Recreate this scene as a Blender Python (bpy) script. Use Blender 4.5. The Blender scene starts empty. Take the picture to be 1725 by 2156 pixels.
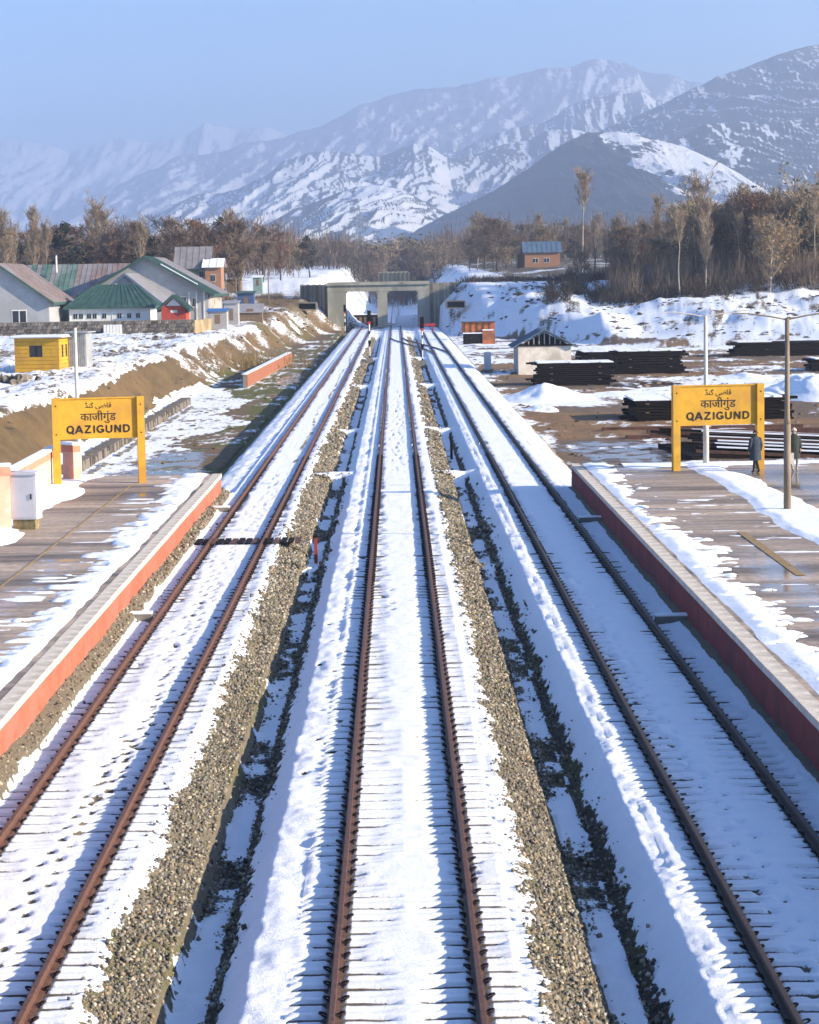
import bpy, math, random
import numpy as np
from mathutils import Matrix, Vector
random.seed(7); rng = np.random.default_rng(7)
C = bpy.context.scene.collection
R = math.radians
# ------------------------------------------------------------ camera
F, CU, CV = 4900.0, 862.5, 1078.0           # focal length and centre on the 1725 x 2156 working frame
CAM = np.array([0.0, 0.0, 8.4])
d = Vector((-31/F, 488/F, -1)).normalized()
u0 = Vector((-math.sin(R(1.0)), math.cos(R(1.0)), 0))
zc = (u0 - u0.dot(d)*d).normalized()
xc = d.cross(zc).normalized()
M = Matrix((xc, d, zc))                      # camera space -> world
cam = bpy.data.cameras.new('camera'); camo = bpy.data.objects.new('camera', cam); C.objects.link(camo)
camo.matrix_world = Matrix.Translation(Vector(CAM)) @ M.to_4x4()
cam.sensor_fit = 'VERTICAL'; cam.sensor_height = 36; cam.lens = 36*F/2156
cam.clip_start = 0.5; cam.clip_end = 40000
bpy.context.scene.camera = camo
# ------------------------------------------------------------ light
SUN_AZ, SUN_EL = R(72), R(19.5)              # azimuth from -Y (behind the camera) towards +X
sdir = Vector((math.sin(SUN_AZ)*math.cos(SUN_EL), -math.cos(SUN_AZ)*math.cos(SUN_EL), math.sin(SUN_EL)))
sun = bpy.data.lights.new('sun', 'SUN'); sun.energy = 5.0; sun.angle = R(0.5); sun.color = (1.0, 0.83, 0.60)
so = bpy.data.objects.new('sun', sun); C.objects.link(so)
so.rotation_euler = sdir.to_track_quat('Z', 'Y').to_euler()
w = bpy.data.worlds.new('World'); bpy.context.scene.world = w; w.use_nodes = True
nt = w.node_tree; bg = nt.nodes['Background']
sky = nt.nodes.new('ShaderNodeTexSky'); sky.sky_type = 'NISHITA'; sky.sun_disc = False
sky.sun_elevation = SUN_EL; sky.sun_rotation = math.atan2(sdir.x, sdir.y)
sky.air_density = 1.1; sky.dust_density = 0.4; sky.ozone_density = 6.0; sky.altitude = 1700
nt.links.new(sky.outputs[0], bg.inputs[0]); bg.inputs[1].default_value = 0.105
sc = bpy.context.scene
sc.view_settings.view_transform = 'Standard'; sc.view_settings.look = 'None'
sc.view_settings.exposure = 1.3; sc.view_settings.gamma = 1.0; sc.view_settings.use_curve_mapping = False
sc.cycles.use_denoising = True; sc.cycles.max_bounces = 6; sc.cycles.volume_bounces = 2
sc.cycles.diffuse_bounces = 3; sc.cycles.glossy_bounces = 2; sc.cycles.transparent_max_bounces = 8
HAZE_D = 1.85e-4; HAZE_COL = (0.66, 0.77, 0.95)

# ------------------------------------------------------------ pixel helpers (1725 x 2156 frame)
Mn = np.array(M)
def ray(u, v):
    r = Mn @ np.array([(u-CU)/F, (CV-v)/F, -1.0]); return r/np.linalg.norm(r)
def at(u, v, Y):
    r = ray(u, v); p = CAM + r*(Y/r[1]); return Vector(p)
def onz(u, v, z):
    r = ray(u, v); p = CAM + r*((z-CAM[2])/r[2]); return Vector(p)

# ------------------------------------------------------------ numpy noise
def _h(ix, iy, s):
    n = (ix.astype(np.int64)*374761393 + iy.astype(np.int64)*668265263 + s*1442695041) & 0xffffffff
    n = ((n ^ (n >> 13))*1274126177) & 0xffffffff
    return ((n ^ (n >> 16)) & 0xffff)/65535.0
def vn(x, y, s=0):
    x = np.asarray(x, float); y = np.asarray(y, float)
    ix = np.floor(x); iy = np.floor(y); fx = x-ix; fy = y-iy
    fx = fx*fx*fx*(fx*(fx*6-15)+10); fy = fy*fy*fy*(fy*(fy*6-15)+10)
    a = _h(ix, iy, s); b = _h(ix+1, iy, s); c = _h(ix, iy+1, s); e = _h(ix+1, iy+1, s)
    return (a*(1-fx)+b*fx)*(1-fy)+(c*(1-fx)+e*fx)*fy
def fbm(x, y, o=4, s=0):
    t = 0; a = .5; n = 0
    for i in range(o):
        t = t + a*vn(x*2**i+i*17.3, y*2**i+i*9.1, s+i); n += a; a *= .5
    return t/n
def sm(a, b, x):
    t = np.clip((x-a)/(b-a), 0, 1); return t*t*(3-2*t)

# ------------------------------------------------------------ materials
def newmat(name):
    m = bpy.data.materials.new(name); m.use_nodes = True
    return m, m.node_tree, m.node_tree.nodes['Principled BSDF']
def mat(name, col, rough=.8, var=.25, scale=3, bump=.2, metal=0, stretch=(1,1,1), dark=None, grime=None, spec=.4, bscale=None, bdist=.02):
    m, t, b = newmat(name); N = t.nodes; L = t.links
    co = N.new('ShaderNodeTexCoord'); mp = N.new('ShaderNodeMapping'); mp.inputs['Scale'].default_value = stretch
    L.new(co.outputs['Object'], mp.inputs['Vector'])
    n1 = N.new('ShaderNodeTexNoise'); n1.inputs['Scale'].default_value = scale; n1.inputs['Detail'].default_value = 6; n1.inputs['Roughness'].default_value = .65
    L.new(mp.outputs[0], n1.inputs['Vector'])
    cr = N.new('ShaderNodeValToRGB'); cr.color_ramp.elements[0].position = .3; cr.color_ramp.elements[1].position = .7
    dk = dark if dark else tuple(c*(1-var*1.6) for c in col); lt = tuple(min(1, c*(1+var*.6)) for c in col)
    cr.color_ramp.elements[0].color = (*dk, 1); cr.color_ramp.elements[1].color = (*lt, 1)
    L.new(n1.outputs[0], cr.inputs[0]); out = cr.outputs[0]
    if grime:
        n2 = N.new('ShaderNodeTexNoise'); n2.inputs['Scale'].default_value = scale*.37; n2.inputs['Detail'].default_value = 8
        L.new(mp.outputs[0], n2.inputs['Vector'])
        c2 = N.new('ShaderNodeValToRGB'); c2.color_ramp.elements[0].position = .5; c2.color_ramp.elements[1].position = .62
        L.new(n2.outputs[0], c2.inputs[0])
        mx = N.new('ShaderNodeMixRGB'); mx.inputs[2].default_value = (*grime, 1); L.new(c2.outputs[0], mx.inputs[0]); L.new(out, mx.inputs[1]); out = mx.outputs[0]
    L.new(out, b.inputs['Base Color'])
    b.inputs['Roughness'].default_value = rough; b.inputs['Metallic'].default_value = metal; b.inputs['Specular IOR Level'].default_value = spec
    if bump:
        n3 = N.new('ShaderNodeTexNoise'); n3.inputs['Scale'].default_value = bscale or scale*4; n3.inputs['Detail'].default_value = 5
        L.new(mp.outputs[0], n3.inputs['Vector'])
        bp = N.new('ShaderNodeBump'); bp.inputs['Strength'].default_value = bump; bp.inputs['Distance'].default_value = bdist
        L.new(n3.outputs[0], bp.inputs['Height']); L.new(bp.outputs[0], b.inputs['Normal'])
    return m
SNOWC = (0.80, 0.85, 0.93)
def ground_mat(name, nscale=6.0, edge=.35, bumpd=.03, fleck=.0, snowvar=.05, gvar=.6, snow_bump=.35):
    """colour attribute 'col' for the bare ground, point attributes 'snow' and 'wet' for what lies on it"""
    m, t, b = newmat(name); N = t.nodes; L = t.links
    geo = N.new('ShaderNodeNewGeometry')
    a1 = N.new('ShaderNodeAttribute'); a1.attribute_name = 'col'
    a2 = N.new('ShaderNodeAttribute'); a2.attribute_name = 'snow'
    a3 = N.new('ShaderNodeAttribute'); a3.attribute_name = 'wet'
    def noise(s, d=6, r=.6):
        n = N.new('ShaderNodeTexNoise'); n.inputs['Scale'].default_value = s; n.inputs['Detail'].default_value = d; n.inputs['Roughness'].default_value = r
        L.new(geo.outputs['Position'], n.inputs['Vector']); return n.outputs[0]
    def math_(op, a, c, clamp=False):
        n = N.new('ShaderNodeMath'); n.operation = op; n.use_clamp = clamp
        for i, v in enumerate((a, c)):
            if isinstance(v, (int, float)): n.inputs[i].default_value = v
            else: L.new(v, n.inputs[i])
        return n.outputs[0]
    nz = noise(nscale, 8, .7)
    s = math_('ADD', a2.outputs['Fac'], math_('MULTIPLY', math_('SUBTRACT', nz, .5), edge*2.2))
    mr = N.new('ShaderNodeMapRange'); mr.inputs[1].default_value = .46; mr.inputs[2].default_value = .54; mr.interpolation_type = 'SMOOTHSTEP'; L.new(s, mr.inputs[0])
    # bare ground colour with grain
    g = noise(nscale*3.1, 8, .75); g2 = noise(nscale*.21, 5, .6)
    v = math_('ADD', math_('MULTIPLY', g, gvar*1.6), 1-gvar*.8)
    v = math_('MULTIPLY', v, math_('ADD', math_('MULTIPLY', g2, .9), .55))
    mg = N.new('ShaderNodeMixRGB'); mg.blend_type = 'MULTIPLY'; mg.inputs[0].default_value = 1
    L.new(a1.outputs['Color'], mg.inputs[1]); L.new(v, mg.inputs[2])
    sn = N.new('ShaderNodeValToRGB'); sn.color_ramp.elements[0].position = .3; sn.color_ramp.elements[1].position = .7
    sn.color_ramp.elements[0].color = (SNOWC[0]-snowvar, SNOWC[1]-snowvar, SNOWC[2]-snowvar*.8, 1); sn.color_ramp.elements[1].color = (*SNOWC, 1)
    L.new(g2, sn.inputs[0])
    mx = N.new('ShaderNodeMixRGB'); L.new(mr.outputs[0], mx.inputs[0]); L.new(mg.outputs[0], mx.inputs[1]); L.new(sn.outputs[0], mx.inputs[2])
    L.new(mx.outputs[0], b.inputs['Base Color'])
    # wet places: smooth, on bare ground only
    nw = noise(nscale*.35, 5, .6)
    wv = math_('ADD', a3.outputs['Fac'], math_('MULTIPLY', math_('SUBTRACT', nw, .5), .7))
    mw = N.new('ShaderNodeMapRange'); mw.inputs[1].default_value = .47; mw.inputs[2].default_value = .55; L.new(wv, mw.inputs[0])
    wf = math_('MULTIPLY', mw.outputs[0], math_('SUBTRACT', 1.0, mr.outputs[0]), True)
    rr = math_('SUBTRACT', .85, math_('MULTIPLY', wf, .78)); L.new(rr, b.inputs['Roughness'])
    b.inputs['Specular IOR Level'].default_value = .4
    bp = N.new('ShaderNodeBump'); bp.inputs['Distance'].default_value = bumpd
    st = math_('MULTIPLY', math_('SUBTRACT', 1.0, wf), math_('SUBTRACT', 1.0, math_('MULTIPLY', mr.outputs[0], 1-snow_bump)), True)
    L.new(st, bp.inputs['Strength']); L.new(math_('ADD', g, math_('MULTIPLY', nz, 1.2)), bp.inputs['Height']); L.new(bp.outputs[0], b.inputs['Normal'])
    return m

# ------------------------------------------------------------ object helpers
def tag(o, label=None, cat=None, group=None, kind=None):
    if label: o['label'] = label
    if cat: o['category'] = cat
    if group: o['group'] = group
    if kind: o['kind'] = kind
    return o
def thing(name, label, cat, loc, rz=0, group=None):
    o = bpy.data.objects.new(name, None); C.objects.link(o); o.location = loc; o.rotation_euler = (0, 0, rz); o.empty_display_size = .2
    return tag(o, label, cat, group)
def link(name, me, parent=None, loc=None, rot=None, scale=None):
    o = bpy.data.objects.new(name, me); C.objects.link(o)
    if parent: o.parent = parent
    if loc is not None: o.location = loc
    if rot is not None: o.rotation_euler = rot
    if scale is not None: o.scale = scale
    return o
def np_mesh(name, V, Fq, m, smooth=False, attrs=None):
    me = bpy.data.meshes.new(name); V = np.asarray(V, np.float32); Fq = np.asarray(Fq, np.int32); k = Fq.shape[1]
    me.vertices.add(len(V)); me.vertices.foreach_set('co', V.ravel())
    me.loops.add(Fq.size); me.loops.foreach_set('vertex_index', Fq.ravel())
    me.polygons.add(len(Fq)); me.polygons.foreach_set('loop_start', np.arange(0, Fq.size, k, dtype=np.int32))
    me.polygons.foreach_set('loop_total', np.full(len(Fq), k, np.int32))
    if smooth: me.polygons.foreach_set('use_smooth', np.ones(len(Fq), bool))
    for an, dat in (attrs or {}).items():
        if dat.ndim == 2:
            a = me.color_attributes.new(an, 'FLOAT_COLOR', 'POINT'); a.data.foreach_set('color', np.c_[dat, np.ones(len(dat))].astype(np.float32).ravel())
        else:
            a = me.attributes.new(an, 'FLOAT', 'POINT'); a.data.foreach_set('value', dat.astype(np.float32))
    me.update(calc_edges=True); me.validate()
    if m: me.materials.append(m)
    return me
def grid_faces(nr, nc, keep=None):
    i = np.arange(nr*nc).reshape(nr, nc)
    f = np.stack([i[:-1, :-1], i[:-1, 1:], i[1:, 1:], i[1:, :-1]], -1).reshape(-1, 4)
    if keep is not None: f = f[keep.reshape(-1)]
    return f
class MB:
    def __init__(s): s.v = []; s.f = []
    def raw(s, vs, fs):
        n = len(s.v); s.v += [tuple(p) for p in vs]; s.f += [tuple(i+n for i in f) for f in fs]; return s
    def box(s, x0, x1, y0, y1, z0, z1):
        return s.raw([(x0,y0,z0),(x1,y0,z0),(x1,y1,z0),(x0,y1,z0),(x0,y0,z1),(x1,y0,z1),(x1,y1,z1),(x0,y1,z1)],
                     [(0,3,2,1),(4,5,6,7),(0,1,5,4),(1,2,6,5),(2,3,7,6),(3,0,4,7)])
    def hexa(s, p): # 8 points bottom ccw then top ccw
        return s.raw(p, [(0,3,2,1),(4,5,6,7),(0,1,5,4),(1,2,6,5),(2,3,7,6),(3,0,4,7)])
    def bar(s, a, b, w, h=None, up=(0,0,1)):
        a = Vector(a); b = Vector(b); dd = (b-a).normalized(); h = h or w
        u = Vector(up)
        if abs(dd.dot(u)) > .98: u = Vector((0,1,0))
        sx = dd.cross(u).normalized()*w/2; sy = sx.normalized().cross(dd).normalized()*h/2
        return s.hexa([a-sx-sy, a+sx-sy, a+sx+sy, a-sx+sy, b-sx-sy, b+sx-sy, b+sx+sy, b-sx+sy])
    def tube(s, pts, rads, n=8, cap=True):
        pts = [Vector(p) for p in pts]; m = len(pts); base = len(s.v)
        prev = None
        for i, p in enumerate(pts):
            dd = (pts[min(i+1, m-1)]-pts[max(i-1, 0)]).normalized()
            if prev is None:
                u = Vector((0,0,1)) if abs(dd.z) < .9 else Vector((1,0,0)); a = dd.cross(u).normalized()
            else: a = (prev-prev.dot(dd)*dd).normalized()
            prev = a; c = dd.cross(a); r = rads[i] if hasattr(rads, '__len__') else rads
            for k in range(n):
                t = 2*math.pi*k/n; s.v.append(tuple(p+a*math.cos(t)*r+c*math.sin(t)*r))
        for i in range(m-1):
            for k in range(n):
                q = base+i*n; s.f.append((q+k, q+(k+1) % n, q+n+(k+1) % n, q+n+k))
        if cap:
            s.f.append(tuple(base+k for k in range(n))[::-1]); s.f.append(tuple(base+(m-1)*n+k for k in range(n)))
        return s
    def prism(s, poly, x0, x1, axis='x'):
        """poly: 2-D points; extruded along axis ('x': poly is (y,z); 'y': poly is (x,z))"""
        n = len(poly)
        def P(t, p): return (t, p[0], p[1]) if axis == 'x' else (p[0], t, p[1])
        b = len(s.v); s.v += [P(x0, p) for p in poly]+[P(x1, p) for p in poly]
        s.f.append(tuple(b+i for i in range(n))); s.f.append(tuple(b+n+i for i in range(n))[::-1])
        for i in range(n): j = (i+1) % n; s.f.append((b+j, b+i, b+n+i, b+n+j))
        return s
    def mesh(s, name, m, smooth=False):
        me = bpy.data.meshes.new(name); me.from_pydata(s.v, [], s.f); me.update()
        import bmesh as _b
        bm = _b.new(); bm.from_mesh(me); _b.ops.recalc_face_normals(bm, faces=bm.faces); bm.to_mesh(me); bm.free()
        if smooth: me.polygons.foreach_set('use_smooth', [True]*len(me.polygons))
        if m: me.materials.append(m)
        return me
    def build(s, name, m, parent=None, loc=None, rot=None, smooth=False):
        return link(name, s.mesh(name, m, smooth), parent, loc, rot)
def child(parent, name, m, *boxes, loc=None):
    b = MB()
    for q in boxes: b.box(*q)
    return b.build(name, m, parent, loc)

# colours
MAT = {}
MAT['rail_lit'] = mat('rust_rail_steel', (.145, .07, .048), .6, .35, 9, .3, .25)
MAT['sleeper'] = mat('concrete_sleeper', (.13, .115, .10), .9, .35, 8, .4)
MAT['rail_mid'] = mat('dull_rail_steel', (.13, .065, .045), .6, .35, 9, .3, .25); MAT['rail_shaded'] = mat('shaded_rail_steel', (.055, .038, .032), .6, .35, 9, .3, .25)  # right track's rails darker: platform shade put into the steel colour
MAT['clip'] = mat('clip_iron', (.03, .022, .02), .6, .2, 20, .1, .3)
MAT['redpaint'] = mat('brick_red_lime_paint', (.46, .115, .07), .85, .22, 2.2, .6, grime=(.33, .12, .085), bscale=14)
MAT['coping'] = mat('worn_white_coping', (.62, .57, .50), .85, .18, 5, .4, grime=(.42, .38, .33))
MAT['yellow'] = mat('yellow_enamel', (.56, .31, .022), .6, .12, 2.5, .05, grime=(.44, .235, .03))
MAT['black'] = mat('black_lettering', (.012, .008, .01), .6, 0, 2, 0)
MAT['cream'] = mat('cream_lime_wash', (.78, .72, .64), .9, .12, 1.6, .2, grime=(.52, .47, .40))
MAT['white'] = mat('white_paint', (.7, .7, .68), .7, .1, 3, .1)
MAT['greywall'] = mat('grey_render', (.36, .37, .39), .9, .12, .8, .15, grime=(.30, .30, .31))
MAT['conc'] = mat('weathered_concrete', (.36, .35, .29), .9, .2, .7, .3, grime=(.24, .235, .19), stretch=(1, 1, .35))
MAT['concdark'] = mat('streaked_dark_concrete', (.20, .19, .165), .9, .25, .7, .3, stretch=(1, 1, .25))
MAT['rooff'] = mat('green_sheet', (.045, .105, .09), .55, .3, 1.2, .1, .1)
MAT['roofg'] = mat('grey_sheet', (.33, .32, .34), .5, .15, .8, .1, .1)
MAT['roofp'] = mat('faded_red_sheet', (.25, .19, .175), .6, .25, .6, .1, grime=(.24, .22, .22))
MAT['roofgp'] = mat('faded_green_sheet', (.10, .18, .15), .6, .25, .6, .1, grime=(.22, .24, .23))
MAT['roofgr'] = mat('faded_grey_sheet', (.25, .235, .24), .6, .2, .6, .1)
MAT['roofb'] = mat('blue_grey_sheet', (.10, .16, .24), .5, .2, .8, .1)
MAT['redhut'] = mat('red_boards', (.42, .06, .035), .8, .15, 2, .1)
MAT['brick'] = mat('red_brick', (.33, .13, .075), .9, .25, 5, .3)
MAT['obrick'] = mat('orange_brick', (.38, .20, .12), .9, .25, 5, .3)
MAT['mortar'] = mat('mortar', (.26, .23, .2), .95, .2, 6, .2)
MAT['stone'] = mat('field_stone', (.17, .15, .13), .9, .3, 3, .3)
MAT['glass'] = mat('dark_window_glass', (.02, .025, .03), .15, .1, 2, 0)
MAT['galv'] = mat('galvanised_sheet', (.38, .40, .42), .5, .2, 2, .1, .2)
MAT['box'] = mat('grey_cabinet_paint', (.52, .52, .56), .5, .06, 2, .05)
MAT['pink'] = mat('flaking_pink_wash', (.66, .36, .27), .9, .1, 2.5, .2, grime=(.70, .56, .48))
MAT['pinkred'] = mat('pink_red_band', (.60, .22, .15), .9, .2, 3, .2)
MAT['pole'] = mat('weathered_pole', (.22, .17, .12), .7, .25, 4, .1, stretch=(1, 1, .3))
MAT['palepole'] = mat('whitewashed_pole', (.55, .53, .50), .7, .2, 4, .1, stretch=(1, 1, .3))
MAT['darksteel'] = mat('tarred_dark_bars', (.010, .007, .007), .9, .4, 3, .2, spec=.15)
MAT['ruststeel'] = mat('rusty_bars', (.10, .045, .032), .8, .35, 3, .2)
MAT['rustorange'] = mat('orange_rust_paint', (.42, .13, .04), .8, .3, 1.5, .2, grime=(.22, .08, .04))
MAT['red'] = mat('signal_red', (.5, .03, .03), .5, .1, 2, 0)
MAT['snow'] = mat('settled_snow', SNOWC, .7, .03, 3, .3, bscale=9, bdist=.04)
MAT['tarp'] = mat('blue_tarpaulin', (.05, .16, .42), .6, .2, 2, .2)
MAT['timber'] = mat('old_timber', (.20, .14, .09), .9, .3, 4, .2)
MAT['bark'] = mat('brown_bark', (.10, .075, .06), .95, .3, 3, .2)
MAT['palebark'] = mat('pale_poplar_bark', (.40, .36, .31), .9, .3, 1.2, .2, dark=(.12, .10, .08))
MAT['twig'] = mat('brown_twigs', (.19, .138, .098), .95, .35, .4, 0)
MAT['twigpale'] = mat('pale_twigs', (.34, .255, .17), .95, .3, .4, 0)
MAT['twigred'] = mat('russet_twigs', (.21, .115, .075), .95, .35, .5, 0)
MAT['leafdark'] = mat('dark_needles', (.045, .052, .028), .9, .4, .8, 0)
MAT['leafolive'] = mat('olive_leaves', (.15, .135, .06), .9, .4, .8, 0)
MAT['leafgold'] = mat('golden_dry_leaves', (.30, .20, .08), .9, .35, .8, 0)
MAT['cloth1'] = mat('navy_grey_cloth', (.03, .045, .07), .9, .3, 6, .2)
MAT['cloth2'] = mat('charcoal_green_wool', (.028, .035, .033), .9, .3, 6, .2)
MAT['skin'] = mat('skin', (.35, .2, .13), .6, .1, 6, 0)
MAT['terrain'] = ground_mat('ground_cover', 3.0, .75, .12, gvar=.75, snow_bump=.6)
MAT['bed'] = ground_mat('trackside_ground', 13.0, .42, .035, gvar=.85, snow_bump=.7)
MAT['mount'] = ground_mat('mountain_cover', .055, 1.0, 9.0, gvar=.5, snow_bump=.8)

# ------------------------------------------------------------ terrain
def step_rows(y0, y1, k, lo):
    ys = [y0]
    while ys[-1] < y1: ys.append(ys[-1]+max(lo, ys[-1]**2*k))
    return np.array(ys)
def rail_mask(X, Y):
    return None
def terrain_z(X, Y):
    n1 = fbm(X/9, Y/14, 4, 3)-.5; n2 = fbm(X/2.2, Y/3.5, 4, 5)-.5
    # left side
    low = np.interp(Y, [0, 90, 96, 300, 425, 440], [.5, .5, -1.2, -1.2, -.45, -.3])
    xf = np.interp(Y, [0, 250, 340, 400, 425, 436, 3000], [-17, -17, -14.5, -12, -10.2, -4.2, -4.2]) + n1*3*sm(100, 130, Y)*(1-sm(380, 410, Y))
    wd = np.interp(Y, [0, 130, 250, 425, 445, 600], [3.0, 4.5, 6, 7, 9, 12])
    hc = np.interp(Y, [0, 100, 300, 350, 400, 425, 436, 450, 600], [1.9, 1.9, 2.1, 2.8, 4.2, 5.0, 5.4, 7.8, 8.0])
    t = sm(0, 1, (xf-X)/wd); n3 = fbm(X/1.1, Y/1.9, 4, 8)-.5; fur = fbm((X+Y*.15)/1.5, Y/2.6, 4, 9)-.5
    zl = low+(hc-low)*t + n2*.5*sm(0, .3, t) + n3*.35*sm(0, .2, t) + fur*.9*np.sin(math.pi*np.clip(t, 0, 1)) + n3*.12 + n1*1.0*sm(.5, 1, t)
    # right side
    lowr = np.interp(Y, [0, 90, 96, 400, 425, 440], [-.8, -.8, -.8, -.8, -.4, -.3])
    toe = np.interp(X, [7, 12, 20, 30, 51, 90, 200], [425, 398, 350, 308, 283, 275, 260]) + n1*14
    dd = np.interp(X, [7, 20, 28, 35, 50, 90], [40, 62, 75, 118, 110, 100])
    hr = np.interp(X, [7, 15, 30, 40, 50, 70, 200], [7.2, 7.0, 6.2, 5.6, 6.4, 7.0, 8.5]) + (fbm(X/11, Y/40, 3, 15)-.5)*3.2*sm(12, 20, X)
    s = (Y-toe)/dd
    heap = np.clip(s, 0, 1)*.8+.2*sm(0, .4, s)
    rid = 1-np.abs(2*fbm((X+Y*.35)/16, (Y-X*.4)/34, 4, 11)-1)
    zr = lowr+(hr-lowr)*heap + (rid-.75)*1.4*sm(.0, .4, s)*(1-sm(1.0, 1.6, s)) + (fbm(X/5, Y/11, 5, 13)-.5)*1.7*sm(0, .3, s)
    xr = np.interp(Y, [385, 425, 436, 3000], [9.5, 4.4, 4.2, 4.2])
    bank = lowr+(7.8-lowr)*np.clip((X-xr)/np.interp(Y, [425, 445, 600], [7.6, 9, 12]), 0, 1)*sm(365, 420, Y)
    zr = np.maximum(zr, bank)
    zr = zr + n2*.18*(1-sm(0, .2, s)) + (fbm(X/1.2, Y/2.0, 3, 14)-.5)*.12
    z = np.where(X < 0, zl, zr)
    far = np.interp(Y, [440, 470, 700, 1500, 2600, 12000], [7.7, 8.7, 11.8, 20, 30, 34])
    farr = far + 1.6*sm(16, 40, X)*sm(440, 520, Y)*(1-sm(1200, 2000, Y))
    cut = np.abs(X+(-0.0))
    wcut = np.interp(Y, [436, 460, 700, 1600], [4.2, 4.4, 5, 5])
    tt = sm(0, 1, (cut-wcut)/13)
    tt = np.where(Y > 1500, 1, tt)
    zf = -.35+(farr+.35)*tt + n1*1.2*tt + n2*.4*tt
    z = z*(1-sm(434, 452, Y)) + zf*sm(434, 452, Y)
    # room for the track bed sheet
    inside = (X > -9.15) & (X < 8.1) & (Y < 437)
    z = np.where(inside & (Y > 96), np.minimum(z, -1.75), z)
    z = np.where((X > -13.4) & (X < 30) & (Y <= 96), -1.75, z)
    return z
COL = dict(mud=(.145, .10, .055), moss=(.10, .105, .02), earth=(.165, .105, .045), gravel=(.18, .155, .11), dark=(.045, .037, .028),
           field=(.16, .12, .075), forest=(.03, .04, .045))
def terrain_attr(X, Y, Z):
    n = X.size; col = np.zeros((n, 3)); snow = np.zeros(n); wet = np.zeros(n)
    a = fbm(X/7, Y/16, 5, 21); b = fbm(X/2.0, Y/5.0, 4, 23); c = fbm(X/14, Y/9, 4, 29); e = fbm(X/5.5, Y/4.0, 5, 37)
    mud = np.array(COL['mud']); moss = np.array(COL['moss']); earth = np.array(COL['earth']); field = np.array(COL['field'])
    k = sm(.42, .58, b)[:, None]; col[:] = mud*(1-k)+moss*k
    L = X < 0
    # left low strip
    slope_t = np.clip((Z+1.0)/3.0, 0, 1)
    strip = L & (Z < -.6)
    snow = np.where(strip, np.where(X < -12.8+(a-.5)*6+np.interp(Y, [100, 130, 190, 210], [2.6, 0, 2.5, -3]), .80, .06+b*.34), snow)
    snow = np.where(strip & (Y > 215), .30+(b-.5)*.8, snow)
    wet = np.where(strip, .40+(c-.5)*.7, wet)
    pud = np.exp(-(((X+12.3)/1.7)**2+((Y-124)/8)**2)); f5 = fbm(X/.35, Y/1.0, 4, 46); snow = np.where(strip, snow+(e-.5)*.9+(f5-.5)*1.0, snow); wet = np.where(strip, wet-.12+pud*.9, wet); snow = np.where(strip, snow-pud*.75, snow)
    pud2 = np.exp(-(((X+10.6)/1.0)**2+((Y-232)/16)**2)); wet = np.where(strip, wet+pud2*.8, wet); snow = np.where(strip, snow-pud2*.5, snow)
    # bank
    bank = L & (Z >= -.6) & (Z < 1.85+(a-.5)*1.2) & (Y < 330)
    kk = sm(.4, .65, a)[:, None]
    col = np.where(bank[:, None], earth*(1-kk)+np.array((.12, .082, .036))*kk, col); snow = np.where(bank, .03+(b-.5)*.8, snow)
    bk2 = L & (Z >= -.6) & (Y >= 330) & (Y < 436)
    col = np.where(bk2[:, None], earth*(1-kk)+np.array((.13, .105, .035))*kk, col)
    snow = np.where(bk2, .36+(b-.5)*.9+(e-.5)*.9, snow)
    mid = L & (X > -27) & (Y > 215) & (Y < 345) & (Z > -.6) & (Z < 2.3)
    snow = np.where(mid, .30+(b-.5)*1.0, snow)
    plat = L & (Z >= 1.55) & (Y < 330); col = np.where(plat[:, None], field*.8, col); f3 = fbm(X/.6, Y/1.6, 4, 45); snow = np.where(plat, .70+(b-.5)*.8+(c-.5)*.5+(f3-.5)*.7-.35*sm(.62, .72, f3), snow)
    edge = L & (Y < 97); snow = np.where(edge, .8, snow)
    # right yard
    yard = (~L) & (Z < 0) & (Y < 437)
    k3 = sm(.4, .6, c)[:, None]; brown = np.array((.20, .12, .055)); grey = np.array((.13, .095, .07))
    col = np.where(yard[:, None], brown*(1-k3)+grey*k3, col)
    band = fbm(X/16, Y/7, 4, 31)
    f6 = fbm(X/.5, Y/1.5, 4, 47); ys = .22+(band-.5)*1.7+(b-.5)*1.2+(f6-.5)*.9 + .5*(1-sm(7.5, 10.0+(a-.5)*3, X)) + .35*sm(225, 300, Y)
    ys += .6*np.exp(-((Y-100)/5)**2)
    for (px, py, rx, ry, am) in ((12.2, 172, 3.6, 7, 1.1), (17, 182, 9, 5, .8), (32, 190, 9, 17, 1.3), (26, 178, 4, 9, .8), (10.5, 150, 2.5, 8, -.5), (12, 118, 5, 9, -.55), (20, 160, 9, 6, -.6), (11, 98, 4, 3, .6), (14, 134, 5, 6, -.5)):
        ys += am*np.exp(-(((X-px)/rx)**2+((Y-py)/ry)**2))
    snow = np.where(yard, ys, snow)
    wt = .25+(c-.5)*.6
    for (px, py, rx, ry) in ((13, 122, 3.5, 6), (24, 196, 5, 6), (11, 108, 2.5, 4)):
        wt += .8*np.exp(-(((X-px)/rx)**2+((Y-py)/ry)**2))
    wet = np.where(yard, wt, wet)
    hp = (~L) & (Z >= 0) & (Y < 437)
    steepn = fbm((X+Y*.4)/4, (Y-X*.5)/10, 5, 41)
    fl_ = fbm(X/.9, Y/2.2, 4, 43); snow = np.where(hp, .80+(steepn-.5)*1.2+(fl_-.5)*1.3, snow); col = np.where(hp[:, None], np.array((.12, .09, .055)), col)
    # far
    fr = Y >= 437
    fs = .72+(e-.5)*.8-.25*sm(900, 1500, Y)
    fs = np.where((X > 22) & (Y < 1200), .30+(e-.5)*1.1, fs)
    snow = np.where(fr, fs, snow); col = np.where(fr[:, None], np.array((.10, .08, .05)), col)
    wet = np.where(fr, 0, wet)
    return col, snow, wet
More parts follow.
